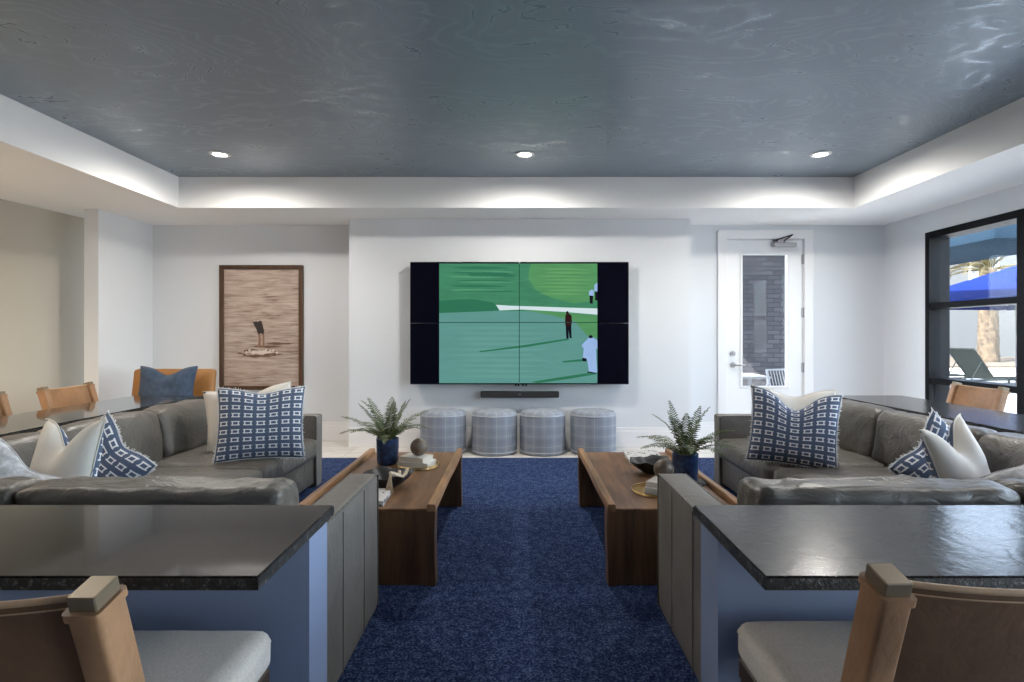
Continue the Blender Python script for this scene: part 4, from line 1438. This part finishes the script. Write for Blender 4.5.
def palm(x, y, h, r, label, seed):
    t = empty('palm_tree', label, 'palm tree', (x, y, 0.0), 0, 'palms in the courtyard')
    bm = bm_new()
    rnd = random.Random(seed)
    prof = []
    n = 44
    for i in range(n + 1):
        z = h * i / n
        prof.append((r * (1.03 if i % 2 else 0.95) * (1.15 - 0.25 * i / n), z))
    def wob(rr, z, a):
        return rr * (1 + 0.07 * math.sin(9 * a + z * 7)), z
    add_lathe(bm, prof, 28, wob=wob)
    obj('trunk', bm, M['trunk'], t, True)
    for i in range(34):
        az = rnd.uniform(0, 2 * PI)
        el0 = R(rnd.uniform(5, 85)); el1 = el0 - R(rnd.uniform(45, 85))
        Ln = rnd.uniform(2.6, 3.6)
        p = Vector((0, 0, h - 0.1)); pts = [p.copy()]
        for k in range(10):
            el = el0 + (el1 - el0) * (k / 9) ** 1.3
            p = p + Vector((math.cos(az) * math.cos(el), math.sin(az) * math.cos(el), math.sin(el))) * (Ln / 10)
            pts.append(p.copy())
        bm = bm_new()
        add_tube(bm, pts, [0.05 - 0.004 * k for k in range(11)], 5)
        side = Vector((-math.sin(az), math.cos(az), 0))
        for k in range(2, 30):
            q = k / 30 * 10; i0 = min(int(q), 9)
            c = pts[i0].lerp(pts[i0 + 1], q - i0)
            tan = (pts[i0 + 1] - pts[i0]).normalized()
            ll = 0.55 * math.sin(PI * (0.15 + 0.8 * k / 30))
            for sg in (-1, 1):
                d = (side * sg + tan * 0.7 + Vector((0, 0, rnd.uniform(-0.5, 0.2)))).normalized()
                a = bm.verts.new(c - tan * 0.022); b = bm.verts.new(c + tan * 0.022); e = bm.verts.new(c + d * ll)
                bm.faces.new((a, b, e))
        obj('frond', bm, M['palm_leaf'], t)
palm(22.0, 26.2, 4.4, 0.36, 'date palm with pale textured trunk outside the window', 5)

def umbrella(x, y, half, ze, za, mat, label, rz):
    t = empty('patio_umbrella', label, 'umbrella', (x, y, -0.06), rz, 'blue canvas shades by the pool')
    bm = bm_new()
    c = bm.verts.new((0, 0, za)); c2 = bm.verts.new((0, 0, za - 0.03))
    cor = [(-half, -half), (half, -half), (half, half), (-half, half)]
    top = [bm.verts.new((a, b, ze)) for a, b in cor]
    low = [bm.verts.new((a, b, ze - 0.18)) for a, b in cor]
    ins = [bm.verts.new((a * 0.985, b * 0.985, ze - 0.18)) for a, b in cor]
    ins2 = [bm.verts.new((a * 0.985, b * 0.985, ze - 0.03)) for a, b in cor]
    for i in range(4):
        j = (i + 1) % 4
        bm.faces.new((c, top[i], top[j])); bm.faces.new((top[i], low[i], low[j], top[j]))
        bm.faces.new((low[i], ins[i], ins[j], low[j])); bm.faces.new((ins[i], ins2[i], ins2[j], ins[j])); bm.faces.new((c2, ins2[j], ins2[i]))
    obj('canopy', bm, mat, t)
    bm = bm_new(); add_cyl(bm, (0, 0, 0), (0, 0, za), 0.03, seg=14); obj('pole', bm, M['dark_steel'], t, True)
    for a, b in cor:
        bm = bm_new(); add_tube(bm, [(0, 0, za - 0.06), (a * 0.97, b * 0.97, ze - 0.05)], 0.014, 6); obj('rib', bm, M['white_metal'], t, True)
    bm = bm_new(); add_cyl(bm, (0, 0, 0), (0, 0, 0.08), 0.3, 0.26, 24); obj('base', bm, M['dark_steel'], t, True)
umbrella(13.0, 14.6, 1.9, 2.25, 3.15, M['canvas'], 'bright blue square canvas umbrella over the sun loungers', R(8))
# flat slate blue shade closer to the glass
sh = empty('shade_canopy', 'slate blue flat shade canopy near the top of the window', 'canopy', (9.6, 11.6, -0.06))
bm = bm_new(); add_box(bm, (-1.1, -1.6, 3.05), (1.1, 3.2, 3.55), 0.03, 2); obj('canopy', bm, M['canvas_dark'], sh, True)
for sx in (1.0,):
    for sy in (-1.5, 3.1):
        bm = bm_new(); add_cyl(bm, (sx, sy, 0), (sx, sy, 3.05), 0.04, seg=12); obj('pole', bm, M['dark_steel'], sh, True)

def lounger(x, y, rz, label, first=None):
    if first:
        return dup(first, (x, y, -0.06), rz, label)
    t = empty('sun_lounger', label, 'sun lounger', (x, y, -0.06), rz, 'grey sun loungers on the patio')
    bm = bm_new()
    for s in (-1, 1):
        add_tube(bm, [(s * 0.32, -0.95, 0.34), (s * 0.32, 0.95, 0.34)], 0.022, 8)
        add_tube(bm, [(s * 0.32, 0.28, 0.34), (s * 0.32, 0.82, 1.02)], 0.020, 8)
        add_tube(bm, [(s * 0.30, 0.60, 0.74), (s * 0.30, 0.86, 0.34)], 0.012, 8)
    add_tube(bm, [(-0.32, 0.82, 1.02), (0.32, 0.82, 1.02)], 0.020, 8)
    obj('frame', bm, M['mesh_grey'], t, True)
    obj('seat', box((-0.30, -0.95, 0.345), (0.30, 0.28, 0.357)), M['mesh_grey'], t)
    bm = bm_new(); add_prism(bm, [(0.27, 0.345), (0.81, 1.03), (0.82, 1.02), (0.285, 0.340)], -0.30, 0.30, 'X'); obj('backrest', bm, M['mesh_grey'], t)
    for sx in (-0.31, 0.31):
        for sy in (-0.8, 0.85):
            bm = bm_new(); add_cyl(bm, (sx, sy, 0), (sx, sy, 0.34), 0.02, seg=10); obj('leg', bm, M['mesh_grey'], t, True)
    return t
lg = lounger(10.75, 12.7, R(98), 'grey mesh sun lounger with raised back, middle of the window')
lounger(10.1, 13.9, R(98), '', lg)['label'] = 'grey mesh sun lounger at the window\'s far left edge'
